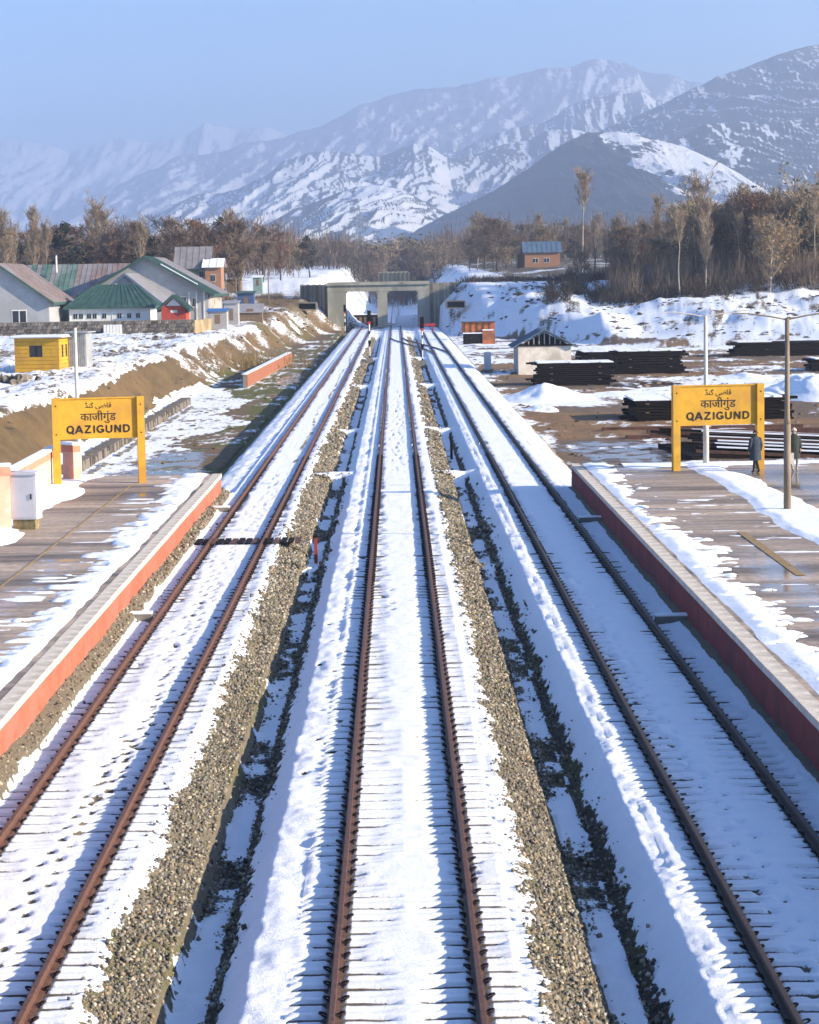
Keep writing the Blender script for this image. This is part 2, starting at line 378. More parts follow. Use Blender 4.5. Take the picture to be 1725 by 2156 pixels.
ys = np.concatenate([np.array([-60, -30, 0, 30, 55, 75]), step_rows(84, 2700, 1/19540*.85, .5), np.array([3200, 4500, 7000, 12500, 17800])])
cc = np.concatenate([np.linspace(-1.3, -.21, 30)[:-1], np.linspace(-.2, .2, 620), np.linspace(.21, 1.3, 30)[1:]])
Yg, Ag = np.meshgrid(ys, cc, indexing='ij'); Xg = Ag*(Yg+70)
Xg = np.where(Yg > 2700, Xg, Xg)
Zg = terrain_z(Xg, Yg)
col, snow, wet = terrain_attr(Xg.ravel(), Yg.ravel(), Zg.ravel())
me = np_mesh('ground', np.c_[Xg.ravel(), Yg.ravel(), Zg.ravel()], grid_faces(*Xg.shape), MAT['terrain'], True, dict(col=col, snow=snow, wet=wet))
tag(link('ground', me), kind='structure')
def gz(x, y):
    return float(terrain_z(np.array([float(x)]), np.array([float(y)]))[0])

# ------------------------------------------------------------ track bed
GAUGE = .8725; TX = (-5.36, 0.0, 5.30); SP = .602; S0 = 24.0; RH = .172
ys = np.concatenate([np.arange(-5, 24, .4), step_rows(24, 437, 1/19540*.72, .034)])
xs = np.unique(np.round(np.concatenate([np.arange(-9.6, 8.6, .06)] + [np.array([t+q*GAUGE+o for t in TX for q in (-1, 1)]) for o in (-.15, -.10, -.05, .05, .10, .15)]), 3))
Y, X = np.meshgrid(ys, xs, indexing='ij')
prof = np.interp(X, [-9.6, -9.0, -7.9, -7.3, -6.8, -3.90, -3.10, -2.99, -2.56, -2.42, -1.97, -1.7, 1.60, 1.68, 2.40, 2.52, 3.06, 3.2, 3.60, 3.8, 6.9, 7.3, 7.5, 8.4, 8.6],
                 [-1.40, -1.28, -.36, -.22, -.20, -.20, -.50, -.80, -.80, -.64, -.20, -.17, -.20, -.22, -.50, -.80, -.80, -.64, -.18, -.15, -.16, -.2, -.22, -.85, -.95])
plm = 1-sm(93.5, 95.5, Y)
prof = np.where(X < -6.4, prof*(1-plm)+plm*np.interp(X, [-9.6, -7.1, -6.65, -6.35], [.14, .14, -.08, -.2]), prof)
prof = np.where(X > 6.5, prof*(1-plm)+plm*np.interp(X, [6.5, 7.1, 8.6], [-.16, -.04, -.04]), prof)
wob = (fbm(Y/6, X*0+3, 3, 51)-.5)
flat = 1-sm(385, 425, Y)
# ditches filled where people and pipes cross
fill = np.zeros_like(Y)
for yc, wv in ((105.5, 1.0), (137, .8), (195, 1.8), (262, 4), (72.5, .9)): fill = np.maximum(fill, np.exp(-((Y-yc)/wv)**2)*(1 if yc != 72.5 else .5))
fill = np.maximum(fill, sm(300, 400, Y)*.8)
ditch = ((X > -3.95) & (X < -1.95)) | ((X > 1.6) & (X < 3.65))
prof = np.where(ditch, prof*(1-fill)+(-.25)*fill, prof)
# snow or gravel by place
an = fbm(X/.5, Y/1.2, 4, 61); bn = fbm(X/.18, Y/.3, 3, 63); ln = fbm(X*0+Y/2.5, X*0, 4, 65)-.5
snow = np.full(X.shape, .85)
def band(x0, x1, wv, val, soft=.10):
    global snow
    k = sm(x0-soft, x0+soft, X+wv)*(1-sm(x1-soft, x1+soft, X+wv)); snow = snow*(1-k)+val*k
band(-3.80, -2.95, ln*.35+(an-.5)*.3+(bn-.5)*.3, .02)          # lit gravel slope left
band(-2.58, -2.36, ln*.12+(an-.5)*.16+(bn-.5)*.2, .06)            # dark earth foot
band(1.72, 2.58, ln*.3+(an-.5)*.3+(bn-.5)*.3, .02)
band(2.98, 3.20, ln*.12+(an-.5)*.16+(bn-.5)*.2, .06)
k = plm*(1-sm(-6.78, -6.62, X+(an-.5)*.4)); snow = snow*(1-k)+.08*k
k = plm*sm(6.86, 6.95, X+(an-.5)*.15); snow = snow*(1-k)+.05*k
k = (1-plm)*(1-sm(-8.3, -8.1, X+(an-.5)*.6)); snow = snow*(1-k)+.15*k
k = (1-plm)*sm(7.8, 8.3, X+(an-.5)*1.2); snow = snow*(1-k)+.35*k
snow = np.where(ditch, np.maximum(snow, fill*.95), snow)
# ice patches and bare patches on the ditch floors
fl = ((X > -2.96) & (X < -2.57)) | ((X > 2.56) & (X < 3.0))
snow = np.where(fl & (fill < .3), .92+ln*2.4+(an-.5)*1.1, snow)
far_dirty = sm(60, 110, Y)*(1-fill)
snow = np.where(((X > -3.95) & (X < -2.1)) & (fill < .5), snow-far_dirty*.0, snow)
# fine relief of the snow
z = prof + (an-.5)*.09 + (bn-.5)*.035*(snow > .5)
z += np.where((snow < .4), (bn-.5)*.05, 0)
z += np.where((snow < .35) & (fill < .3) & ditch, -.04, 0)
lump = fbm(X/.9, Y/1.6, 3, 67)-.5
fine_ = fbm(X/.22, Y/.4, 3, 69)-.5
slope_ = ((X > 3.15) & (X < 3.75)) | ((X > -2.5) & (X < -1.95))
z += fine_*.06*slope_*(1-fill)+(fbm(X/.5, Y/.8, 3, 70)-.5)*.07*slope_
z += lump*np.where(X > 0, .07, .13)*((np.abs(X-TX[0]) > 1.4) & (np.abs(X-TX[1]) > 1.4) & (np.abs(X-TX[2]) > 1.4))
# sleepers press through
ph = ((Y-S0) % SP)
for ti, tx in enumerate(TX):
    dx = X-tx; inside = np.abs(dx) < 1.42
    rd = np.minimum(np.abs(dx-GAUGE), np.abs(dx+GAUGE))
    idx = np.floor((Y-S0)/SP)
    ex = fbm(idx/4.0+ti*31, idx*0+ti, 3, 71); ex2 = _h(idx, idx*0+ti, 5)
    expo = sm(.26, .60, ex*.75+ex2*.3)*(1.0, 1.15, .8)[ti]*(1-(.5, .45, .35)[ti]*sm(38, 52, Y+6*(fbm(Y/3, Y*0, 2, 77)-.5)))*(1-sm(62, 105, Y))
    reach = .12+.56*expo+.25*(an-.5)
    near = 1-sm(reach*.55, reach+.18, rd)
    ontop = (ph > .045) & (ph < .235)
    crib = (ph >= .235) | (ph <= .0)
    zi = -.13+(an-.5)*.03+(bn-.5)*.015 + .005*np.cos(2*math.pi*(ph-.13)/SP)*(1-sm(60, 90, Y))
    frontgap = ((ph <= .055) | (ph > SP-.15))
    zi = zi - near*np.where(frontgap, .13, np.where(ontop, .012, .055*(1-sm(.25, .45, ph))))
    hol = 1-sm(.065, .12, rd); zi = zi-hol*.10
    z = np.where(inside, zi, z)
    snow = np.where(inside, .9-near*np.where(frontgap, .9, 0)*(1-sm(70, 100, Y))-hol*.7, snow)
# footprints along the left track, one line in the middle track
def prints(x0, x1, y0, y1, n, wx, seed, dark=.75):
    global z, snow
    r = np.random.default_rng(seed)
    for i in range(n):
        t = (i+r.random()*.3)/n; py = y0+(y1-y0)*t; px = x0+(x1-x0)*t+(.13 if i % 2 else -.13)+r.normal(0, wx)
        i0, i1 = np.searchsorted(ys, [py-.35, py+.35]); j0, j1 = np.searchsorted(xs, [px-.25, px+.25])
        if i1 <= i0: continue
        sl = (slice(i0, i1), slice(j0, j1)); g = np.exp(-(((X[sl]-px)/.07)**2+((Y[sl]-py)/.15)**2)**1.5)
        z[sl] -= g*.075; snow[sl] -= g*dark
prints(-5.4, -5.1, 26, 44, 46, .05, 1); prints(-5.0, -5.25, 38, 66, 70, .12, 2); prints(-5.55, -5.5, 52, 76, 40, .1, 3)
prints(-5.2, -5.4, 80, 104, 50, .2, 4, .5); prints(.0, .05, 105, 180, 120, .14, 5, .45); prints(-.25, -1.0, 60, 70, 8, .1, 6)
prints(4.9, 5.0, 38, 66, 60, .1, 8, .15); prints(-1.5, -1.2, 40, 100, 40, .15, 10, .7); prints(-.1, .1, 105, 160, 60, .2, 15, .4)
prints(5.0, 5.2, 26, 40, 30, .05, 12, .45)
# melted dirty path in the left track further on
k = np.exp(-((X-(-5.0+.18*np.sin(Y/9)+.5*(fbm(Y/8, Y*0, 3, 81)-.5)))/.16)**2)*sm(104, 112, Y)*(1-sm(330, 350, Y))
snow -= k*(.45+(an-.5)*.6)
z = z*1.0
n = X.size
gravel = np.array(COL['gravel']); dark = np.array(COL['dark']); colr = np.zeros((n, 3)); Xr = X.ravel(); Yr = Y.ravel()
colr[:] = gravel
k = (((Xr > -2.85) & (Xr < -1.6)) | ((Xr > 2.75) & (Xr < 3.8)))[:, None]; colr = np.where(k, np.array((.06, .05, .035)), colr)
k = ((Xr < -8.2) & (Yr > 95))[:, None]; colr = np.where(k, np.array((.085, .09, .02)), colr)
green = sm(.55, .7, fbm(Xr/.8, Yr/3, 3, 83))[:, None]*.5; colr = colr*(1-green)+np.array((.11, .115, .03))*green*(np.abs(Xr) < 4)[:, None]+colr*green*(np.abs(Xr) >= 4)[:, None]
wet = np.where(fl.ravel(), .35, 0.0)
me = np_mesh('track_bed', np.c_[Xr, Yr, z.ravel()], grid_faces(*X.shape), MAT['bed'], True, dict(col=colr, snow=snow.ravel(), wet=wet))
tag(link('track_bed', me), kind='structure')
bed_ys, bed_xs, bed_z, bed_snow = ys, xs, z, snow

# gravel stones on the bare slopes
def stones(name, x0, x1, y0, y1, dens, sz, seed, parent=None, thresh=.42):
    r = np.random.default_rng(seed); n = int((x1-x0)*(y1-y0)*dens)
    y = y0+(y1-y0)*r.random(n)**1.35; x = x0+(x1-x0)*r.random(n)
    i = np.clip(np.searchsorted(bed_ys, y), 0, len(bed_ys)-1); j = np.clip(np.searchsorted(bed_xs, x), 0, len(bed_xs)-1)
    zz = bed_z[i, j]; ok = (bed_snow[i, j] < thresh+(r.random(n)**3)*.5); x, y, zz = x[ok], y[ok], zz[ok]; n = len(x)
    s = sz*(.45+r.random(n)**3*1.3)*np.clip(y/45, 1, 1.7)
    base = np.array([(1,0,0),(-1,0,0),(0,1,0),(0,-1,0),(0,0,1),(0,0,-1)], float)
    fa = np.array([(0,2,4),(2,1,4),(1,3,4),(3,0,4),(2,0,5),(1,2,5),(3,1,5),(0,3,5)])
    q = r.normal(size=(n, 4)); q /= np.linalg.norm(q, axis=1)[:, None]; a, b_, c_, d_ = q.T
    Rm = np.stack([np.stack([1-2*(c_*c_+d_*d_), 2*(b_*c_-d_*a), 2*(b_*d_+c_*a)], -1), np.stack([2*(b_*c_+d_*a), 1-2*(b_*b_+d_*d_), 2*(c_*d_-b_*a)], -1), np.stack([2*(b_*d_-c_*a), 2*(c_*d_+b_*a), 1-2*(b_*b_+c_*c_)], -1)], 1)
    sc3 = s[:, None]*(.65+.7*r.random((n, 3)))
    V = base[None]*sc3[:, None, :]*(.8+.4*r.random((n, 6, 1)))
    V = np.einsum('nij,nkj->nki', Rm, V)+np.stack([x, y, zz+s*.3], -1)[:, None, :]
    Fc = fa[None]+(np.arange(n)*6)[:, None, None]
    pal = np.array([(.20,.175,.135),(.12,.11,.095),(.33,.30,.24),(.06,.052,.045),(.22,.165,.11),(.17,.165,.15),(.11,.105,.06)])
    cc_ = np.repeat(pal[r.integers(0, len(pal), n)]*(.7+.6*r.random((n, 1))), 6, 0)
    me = np_mesh(name, V.reshape(-1, 3), Fc.reshape(-1, 3), MAT['gravelm'], False, dict(col=cc_))
    return tag(link(name, me), kind='stuff')
m, t, b = newmat('gravel_stone'); a_ = t.nodes.new('ShaderNodeAttribute'); a_.attribute_name = 'col'; t.links.new(a_.outputs['Color'], b.inputs['Base Color']); b.inputs['Roughness'].default_value = .9
MAT['gravelm'] = m
stones('gravel', -4.1, -2.85, 24.5, 120, 640, .027, 1)
stones('gravel', -2.9, -2.2, 24.5, 110, 130, .030, 2)
stones('gravel', 1.55, 2.7, 24.5, 120, 640, .027, 3)
stones('gravel', 2.6, 3.4, 24.5, 100, 130, .030, 4)
stones('gravel', -4.1, -2.85, 115, 300, 40, .045, 11)
stones('gravel', 1.55, 2.7, 115, 300, 40, .045, 13)
stones('gravel', -7.1, -6.4, 26, 94, 240, .026, 5)

# ------------------------------------------------------------ railway tracks
def rail_profile():
    return [(-.075, -.172), (.075, -.172), (.075, -.16), (.012, -.145), (.010, -.05), (.036, -.035), (.036, -.004), (.028, 0), (-.028, 0), (-.036, -.004), (-.036, -.035), (-.010, -.05), (-.012, -.145), (-.075, -.16)]
def sweep_rail(pts):
    b = MB(); pr = rail_profile(); k = len(pr); n = len(pts)
    for i, (x, y) in enumerate(pts):
        x0, y0 = pts[max(i-1, 0)]; x1, y1 = pts[min(i+1, n-1)]; l = math.hypot(x1-x0, y1-y0); nx, ny = (y1-y0)/l, -(x1-x0)/l
        b.v += [(x+nx*a, y+ny*a, c) for a, c in pr]
    for i in range(n-1):
        for j in range(k):
            q = (j+1) % k; b.f.append((i*k+j, i*k+q, (i+1)*k+q, (i+1)*k+j))
    b.f.append(tuple(range(k))[::-1]); b.f.append(tuple((n-1)*k+j for j in range(k)))
    return b
sb = MB()
def sleeper_sec(y, hw, ht): return [(y-.14, -.22-.16), (y+.14, -.22-.16), (y+hw, ht), (y-hw, ht)]
secs = [(-1.375, .10, -.20), (-1.30, .115, -.182), (-.55, .115, -.182), (-.2, .09, -.20), (.2, .09, -.20), (.55, .115, -.182), (1.30, .115, -.182), (1.375, .10, -.20)]
for x, hw, ht in secs: sb.v += [(x, -.14, -.38), (x, .14, -.38), (x, hw, ht), (x, -hw, ht)]
for i in range(len(secs)-1):
    for j in range(4): q = (j+1) % 4; sb.f.append((i*4+j, i*4+q, i*4+4+q, i*4+4+j))
sb.f.append((3, 2, 1, 0)); q = (len(secs)-1)*4; sb.f.append((q, q+1, q+2, q+3))
sleeper_me = sb.mesh('sleeper', MAT['sleeper'])
cb = MB()
cb.tube([(.0, -.05, .0), (.05, -.055, .035), (.085, -.02, .05), (.085, .03, .045), (.04, .055, .03), (.0, .05, .01)], .013, 5)
clip_me = cb.mesh('clip', MAT['clip'])
clip_me2 = clip_me.copy(); clip_me2.transform(Matrix.Scale(-1, 4, (1, 0, 0))); clip_me2.flip_normals()
YEND = {0: 452, 1: 1500, 2: 388}
LBL = {0: 'rusty railway track beside the orange left platform wall', 1: 'middle railway track running straight under the right bridge opening', 2: 'shaded railway track beside the dark right platform wall'}
for ti, tx in enumerate(TX):
    t = thing('railway_track', LBL[ti], 'railway track', (tx, S0, 0), 0, 'railway tracks')
    for sgn in (-1, 1):
        pts = [(sgn*GAUGE+.004*math.sin(i*1.3+ti), -28+i*4) for i in range(int((YEND[ti]-S0+28)/4))]
        sweep_rail(pts).build('rail', MAT[('rail_lit', 'rail_mid', 'rail_shaded')[ti]], t)
    ns = 150 if ti != 1 else 150
    cs = MB()
    for i in range(ns):
        s = link('sleeper', sleeper_me, t, (random.gauss(0, .012), i*SP+.135, 0), (0, 0, random.gauss(0, .006)))
        for sgn in (-1, 1):
            for side in (-1, 1):
                if i < 70: link('clip', clip_me if side > 0 else clip_me2, s, (sgn*GAUGE+side*.065, 0, -.165))
                else: cs.box(sgn*GAUGE+side*.11-.05, sgn*GAUGE+side*.11+.05, i*SP+.09, i*SP+.19, -.17, -.115)
    tag(cs.build('clip', MAT['clip'], t), kind='stuff')
# crossovers
def crossover(name, xa, ya, xb, yb, label):
    t = thing(name, label, 'railway track', ((xa+xb)/2, (ya+yb)/2, 0), 0, 'railway tracks')
    for sgn in (-1, 1):
        pts = []
        for i in range(25):
            k = i/24; s_ = k*k*(3-2*k); pts.append((xa+(xb-xa)*s_+sgn*GAUGE-(xa+xb)/2, ya+(yb-ya)*k-(ya+yb)/2))
        sweep_rail(pts).build('rail', MAT['rail_lit'], t, (0, 0, .01))
    return t
crossover('crossover_track', TX[2], 262, TX[1], 352, 'crossover rails curving from the right track to the middle track')
crossover('crossover_track', TX[0], 395, TX[1], 475, 'crossover rails joining the left track to the middle under the bridge')
# red buffer stop
t = thing('buffer_stop', 'red buffer stop closing the right track before the bridge', 'buffer stop', (TX[2], 389, 0))
for sgn in (-1, 1):
    MB().bar((sgn*.87, 0, -.3), (sgn*.87, 0, 1.25), .22).build('post', MAT['red'], t); MB().bar((sgn*.87, 1.6, -.3), (sgn*.87, .1, 1.0), .16).build('brace', MAT['red'], t)
MB().box(-1.35, 1.35, -.2, -.02, .75, 1.1).build('beam', MAT['red'], t)
MB().box(-.5, .5, -.1, .1, 1.3, 1.9).build('shrub_pot', MAT['leafdark'], t) if False else None
# cable grating across the left track
t = thing('grating', 'black grating laid across the left track between the rails', 'grating', (TX[0], 76.5, -.11))
for i in range(16): MB().box(-1.5+i*.235-.09, -1.5+i*.235+.09, -.75, .75, 0, .03+.012*(i % 2)).build('bar', MAT['darksteel' if i % 3 else 'ruststeel'], t)
t = thing('marker_post', 'short red marker post standing in the left ditch', 'marker post', (-2.75, 76, -1.1)); MB().bar((0, 0, 0), (0, 0, 1.15), .11).build('post', mat('dull_red', (.3, .05, .035), .8), t); MB().box(-.09, .09, -.09, .09, 1.15, 1.2).build('cap', MAT['darksteel'], t)
t = thing('marker_post', 'short black marker post standing in the right ditch', 'marker post', (2.75, 119, -1.0)); MB().bar((0, 0, 0), (0, 0, 1.25), .13).build('post', MAT['darksteel'], t); MB().box(-.09, .09, -.09, .09, 1.25, 1.3).build('cap', MAT['darksteel'], t)
# dark connecting pipes that cross at the ditches
for (x0, x1, y, lab) in ((-8.0, -6.35, 59, 'snowy concrete duct between left platform wall and rail, nearer one'), (-8, -6.35, 87, 'snowy concrete duct between left platform wall and rail, farther one'), (6.3, 8.0, 57, 'dark duct between right rail and platform wall, nearer one'), (6.3, 8.0, 81, 'dark duct between right rail and platform wall, farther one')):
    t = thing('cable_duct', lab, 'cable duct', ((x0+x1)/2, y, -.1), 0, 'ducts at the platform walls'); w_ = (x1-x0)/2
    MB().box(-w_, w_, -.18, .18, -.2, .13).build('body', MAT['concdark'], t); MB().box(-w_, w_, -.12, .22, .13, .17).build('snow_cover', MAT['snow'], t)

# ------------------------------------------------------------ platforms
m, tr, b = newmat('wet_platform_concrete'); N = tr.nodes; L = tr.links
geo = N.new('ShaderNodeNewGeometry'); mp = N.new('ShaderNodeMapping'); mp.inputs['Scale'].default_value = (.16, 1.1, 1); L.new(geo.outputs['Position'], mp.inputs['Vector'])
n1 = N.new('ShaderNodeTexNoise'); n1.inputs['Scale'].default_value = .55; n1.inputs['Detail'].default_value = 6; n1.inputs['Roughness'].default_value = .62; L.new(mp.outputs[0], n1.inputs['Vector'])
c1 = N.new('ShaderNodeValToRGB'); e = c1.color_ramp.elements; e[0].position = .36; e[0].color = (.10, .082, .068, 1); e[1].position = .66; e[1].color = (.46, .36, .27, 1); x_ = e.new(.5); x_.color = (.29, .23, .18, 1); L.new(n1.outputs[0], c1.inputs[0])
n2 = N.new('ShaderNodeTexNoise'); n2.inputs['Scale'].default_value = 5; n2.inputs['Detail'].default_value = 8; L.new(geo.outputs['Position'], n2.inputs['Vector'])
mm = N.new('ShaderNodeMixRGB'); mm.blend_type = 'OVERLAY'; mm.inputs[0].default_value = .6; L.new(c1.outputs[0], mm.inputs[1]); L.new(n2.outputs[0], mm.inputs[2]); L.new(mm.outputs[0], b.inputs['Base Color'])
aw = N.new('ShaderNodeAttribute'); aw.attribute_name = 'wet'; n4 = N.new('ShaderNodeTexNoise'); n4.inputs['Scale'].default_value = 1.2; n4.inputs['Detail'].default_value = 5; L.new(mp.outputs[0], n4.inputs['Vector'])
ad = N.new('ShaderNodeMath'); ad.operation = 'ADD'; L.new(aw.outputs['Fac'], ad.inputs[0]); L.new(n4.outputs[0], ad.inputs[1])
mr = N.new('ShaderNodeMapRange'); mr.inputs[1].default_value = .72; mr.inputs[2].default_value = .92; mr.inputs[3].default_value = .62; mr.inputs[4].default_value = .10; L.new(ad.outputs[0], mr.inputs[0]); L.new(mr.outputs[0], b.inputs['Roughness'])
bp = N.new('ShaderNodeBump'); bp.inputs['Strength'].default_value = .15; bp.inputs['Distance'].default_value = .01; L.new(n2.outputs[0], bp.inputs['Height']); L.new(bp.outputs[0], b.inputs['Normal'])
MAT['plat'] = m
PZ = .84; PY0, PY1 = -6.0, 94.5
def platform(sgn, x_in, x_out, py1):
    p = thing('platform', 'x', 'platform', (0, 0, 0)); p['kind'] = 'structure'; del p['label']; del p['category']
    a, b_ = sorted((sgn*x_in, sgn*x_out))
    # top sheet
    xs = np.linspace(sgn*(x_in+.32), sgn*x_out, 40); ys = np.linspace(PY0, py1, 200); Y, X = np.meshgrid(ys, xs, indexing='ij')
    wv = fbm(X/1.6, Y/6, 4, 91+sgn)-.5; ax = np.abs(X)
    if sgn > 0: wetv = .38*np.exp(-((ax-9.6)/1.0)**2)*sm(80, 60, Y) + .28*np.exp(-((ax-15)/1.4)**2)+wv*.5 + .22*sm(70, 88, Y)
    else: wetv = .25*np.exp(-((ax-9.3)/.7)**2)+wv*.5
    Z = PZ + wv*.012
    vv = np.c_[X.ravel(), Y.ravel(), Z.ravel()]
    link('paving', np_mesh('paving', vv, grid_faces(*X.shape), MAT['plat'], True, dict(wet=wetv.ravel())), p)
    w_ = MB()
    if sgn > 0: w_.box(x_in+.03, x_in+.30, PY0, py1, -1.3, .70)
    else: w_.box(-x_in-.30, -x_in-.03, PY0, py1, -1.3, .70)
    w_.build('wall', MAT['redpaint'] if sgn < 0 else mat('shaded_red_paint', (.20, .035, .035), .85, .2, 2.2, .5, grime=(.12, .03, .03), bscale=14), p)  # right wall: same red paint, its shade put into a darker colour
    e_ = MB(); e_.box(min(sgn*(x_in+.03), sgn*x_out), max(sgn*(x_in+.03), sgn*x_out), py1+.01, py1+.28, -1.6, .80); e_.build('end_wall', MAT['concdark'], p)
    L_ = 2.4; nn = int((py1-10)/L_)
    cm = MB().box(-.17, .17, -L_/2+.005, L_/2-.005, 0, .15).mesh('coping_stone', MAT['coping'])
    for i in range(nn):
        link('coping_stone', cm, p, (sgn*(x_in+.15)+random.gauss(0, .002), py1-L_/2-i*L_, .70+random.gauss(0, .001)))
    return p
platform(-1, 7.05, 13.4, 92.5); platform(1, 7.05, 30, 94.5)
child(None, 'yellow_line', mat('worn_yellow_line', (.36, .25, .12), .8, .3, 3, .1, grime=(.24, .19, .14)), (-10.15, -10.07, 20, 88, PZ+.012, PZ+.018)); bpy.data.objects['yellow_line']['kind'] = 'structure'
o = child(None, 'yellow_stripe', mat('painted_yellow_stripe', (.30, .20, .08), .7, .3, 3, .1, grime=(.26, .19, .12)), (9.95, 10.2, 58, 68, PZ+.012, PZ+.018)); o['kind'] = 'structure'
# snow lying on the platforms
def plat_snow(x0, x1, y0, y1, f, th=.06, step=.075):
    xs = np.arange(x0, x1, step); ys = step_rows(y0, y1, 1/19540*.7, step*.9); Y, X = np.meshgrid(ys, xs, indexing='ij')
    msk = f(X, Y)
    z = PZ+.004+th*np.clip(msk*3.2, -.5, 1)+(fbm(X/.4, Y/.8, 4, 95)-.5)*.03*np.clip(msk*4, 0, 1)
    kp = (msk[:-1, :-1] > -.03) | (msk[1:, 1:] > -.03)
    me = np_mesh('snow', np.c_[X.ravel(), Y.ravel(), z.ravel()], grid_faces(*X.shape, keep=kp), MAT['snow'], True)
    tag(link('snow', me), kind='stuff')
def f1(X, Y):
    a = fbm(X/.5, Y/1.5, 4, 96)-.5; b_ = fbm(X/.9, Y/.45, 5, 97)-.5; c = fbm(Y/7, X*0, 2, 98)-.5
    w1 = np.minimum(-7.55+a*.16-X, X-(-8.3+b_*2.5+c*.6)); return w1
def f2(X, Y):
    a = fbm(X/.8, Y/2, 4, 99)-.5; c = fbm(X/3, Y/5, 3, 100)-.5
    w1 = (-11.75+a*.5+c*1.5)-X; return np.minimum(w1, .4)
def f1b(X, Y):
    a = fbm(X/2.2, Y/.5, 5, 101)-.5; return (a-.20)*1.2-np.abs(X+9.2)*.12
plat_snow(-9.8, -7.45, 20, 92.4, f1); plat_snow(-13.5, -11.1, 40, 92.4, f2); plat_snow(-10.3, -8.6, 22, 92, f1b, .035)
def f3(X, Y):
    a = fbm(X/.5, Y/1.5, 4, 106)-.5; b_ = fbm(X/.9, Y/.45, 5, 107)-.5; c = fbm(Y/7, X*0, 2, 108)-.5
    return np.minimum(X-(7.50+a*.10), (8.38+b_*2.5+c*.6)-X)
def f4(X, Y):
    a = fbm(X/.7, Y/2, 4, 109)-.5; c = fbm(X/3, Y/5, 3, 110)-.5
    rt = np.interp(Y, [20, 70, 80, 94], [14.4, 13.9, 13.3, 12.9])
    return np.minimum(np.minimum(X-(11.6+a*.35+c*.5), rt+a*.5+c-X), .5)
def f4b(X, Y):
    a = fbm(X/2, Y/1.2, 4, 111)-.5; return np.minimum((Y-92.2)*.3+a*.8, 94.2-Y)
def f5(X, Y):
    a = fbm(X/1.6, Y/.35, 5, 113)-.5; return (a-.235)*1.5
plat_snow(7.4, 10.0, 20, 94.2, f3); plat_snow(11.2, 15.6, 45, 94.2, f4); plat_snow(9.0, 22, 91, 94.3, f4b, .05); plat_snow(9.3, 11.6, 44, 80, f5, .03)

# ------------------------------------------------------------ station name boards
def text_mesh(body, size, thick, name, m, off=0):
    c = bpy.data.curves.new(name, 'FONT'); c.body = body; c.size = size; c.extrude = thick; c.offset = off; c.align_x = 'CENTER'; c.resolution_u = 3
    o = bpy.data.objects.new('tmp', c); C.objects.link(o); bpy.context.view_layer.update()
    me = bpy.data.meshes.new_from_object(o.evaluated_get(bpy.context.evaluated_depsgraph_get())); bpy.data.objects.remove(o)
    me.materials.clear(); me.materials.append(m); me.name = name
    v = np.zeros(len(me.vertices)*3); me.vertices.foreach_get('co', v); v = v.reshape(-1, 3); return me, v
def arc(cx, cy, rx, ry, a0, a1, n=14): return [(cx+rx*math.cos(R(a0+(a1-a0)*i/n)), cy+ry*math.sin(R(a0+(a1-a0)*i/n))) for i in range(n+1)]
GLY = dict(Q=[arc(.36, .5, .30, .44, 0, 360, 20), [(.42, .22), (.72, -.10)]], A=[[(.02, 0), (.36, 1)], [(.36, 1), (.70, 0)], [(.16, .30), (.56, .30)]],
           Z=[[(.04, .93), (.62, .93)], [(.62, .95), (.06, .05)], [(.04, .07), (.66, .07)]], I=[[(.10, 0), (.10, 1)]],
           G=[arc(.38, .5, .31, .43, 42, 330, 18), [(.40, .42), (.70, .42)], [(.66, .42), (.66, .10)]], U=[[(.09, 1), (.09, .34)], arc(.35, .34, .26, .28, 180, 360, 12), [(.61, .34), (.61, 1)]],
           N=[[(.09, 0), (.09, 1)], [(.09, .98), (.61, .02)], [(.61, 0), (.61, 1)]], D=[[(.09, 0), (.09, 1)], [(.09, .93), (.30, .93)]+arc(.30, .5, .32, .43, 90, -90, 14)+[(.09, .07)]])
def stroke_word(word, W, H, zmid, y, parent, th=.17):
    adv = dict(I=.20); tot = sum(adv.get(c, .72)+.16 for c in word)-.16; sx = W/tot; x = -W/2; k = 0
    for c in word:
        b = MB()
        for pl_ in GLY[c]:
            pts = [(x+px_*sx, zmid+(pz_-.5)*H) for px_, pz_ in pl_]; hw_ = th*H/2
            for i in range(len(pts)-1):
                (x0, z0), (x1, z1) = pts[i], pts[i+1]; l_ = math.hypot(x1-x0, z1-z0)+1e-9; ux, uz = (x1-x0)/l_, (z1-z0)/l_
                e_ = hw_*.35 if len(pts) > 2 else 0; x0 -= ux*e_; z0 -= uz*e_; x1 += ux*e_; z1 += uz*e_; nx, nz = -uz*hw_, ux*hw_; yy = y-.0004*(k % 23); k += 1
                b.hexa([(x0-nx, yy, z0-nz), (x1-nx, yy, z1-nz), (x1-nx, y+.004, z1-nz), (x0-nx, y+.004, z0-nz), (x0+nx, yy, z0+nz), (x1+nx, yy, z1+nz), (x1+nx, y+.004, z1+nz), (x0+nx, y+.004, z0+nz)])
        b.build('letter', MAT['black'], parent); x += (adv.get(c, .72)+.16)*sx
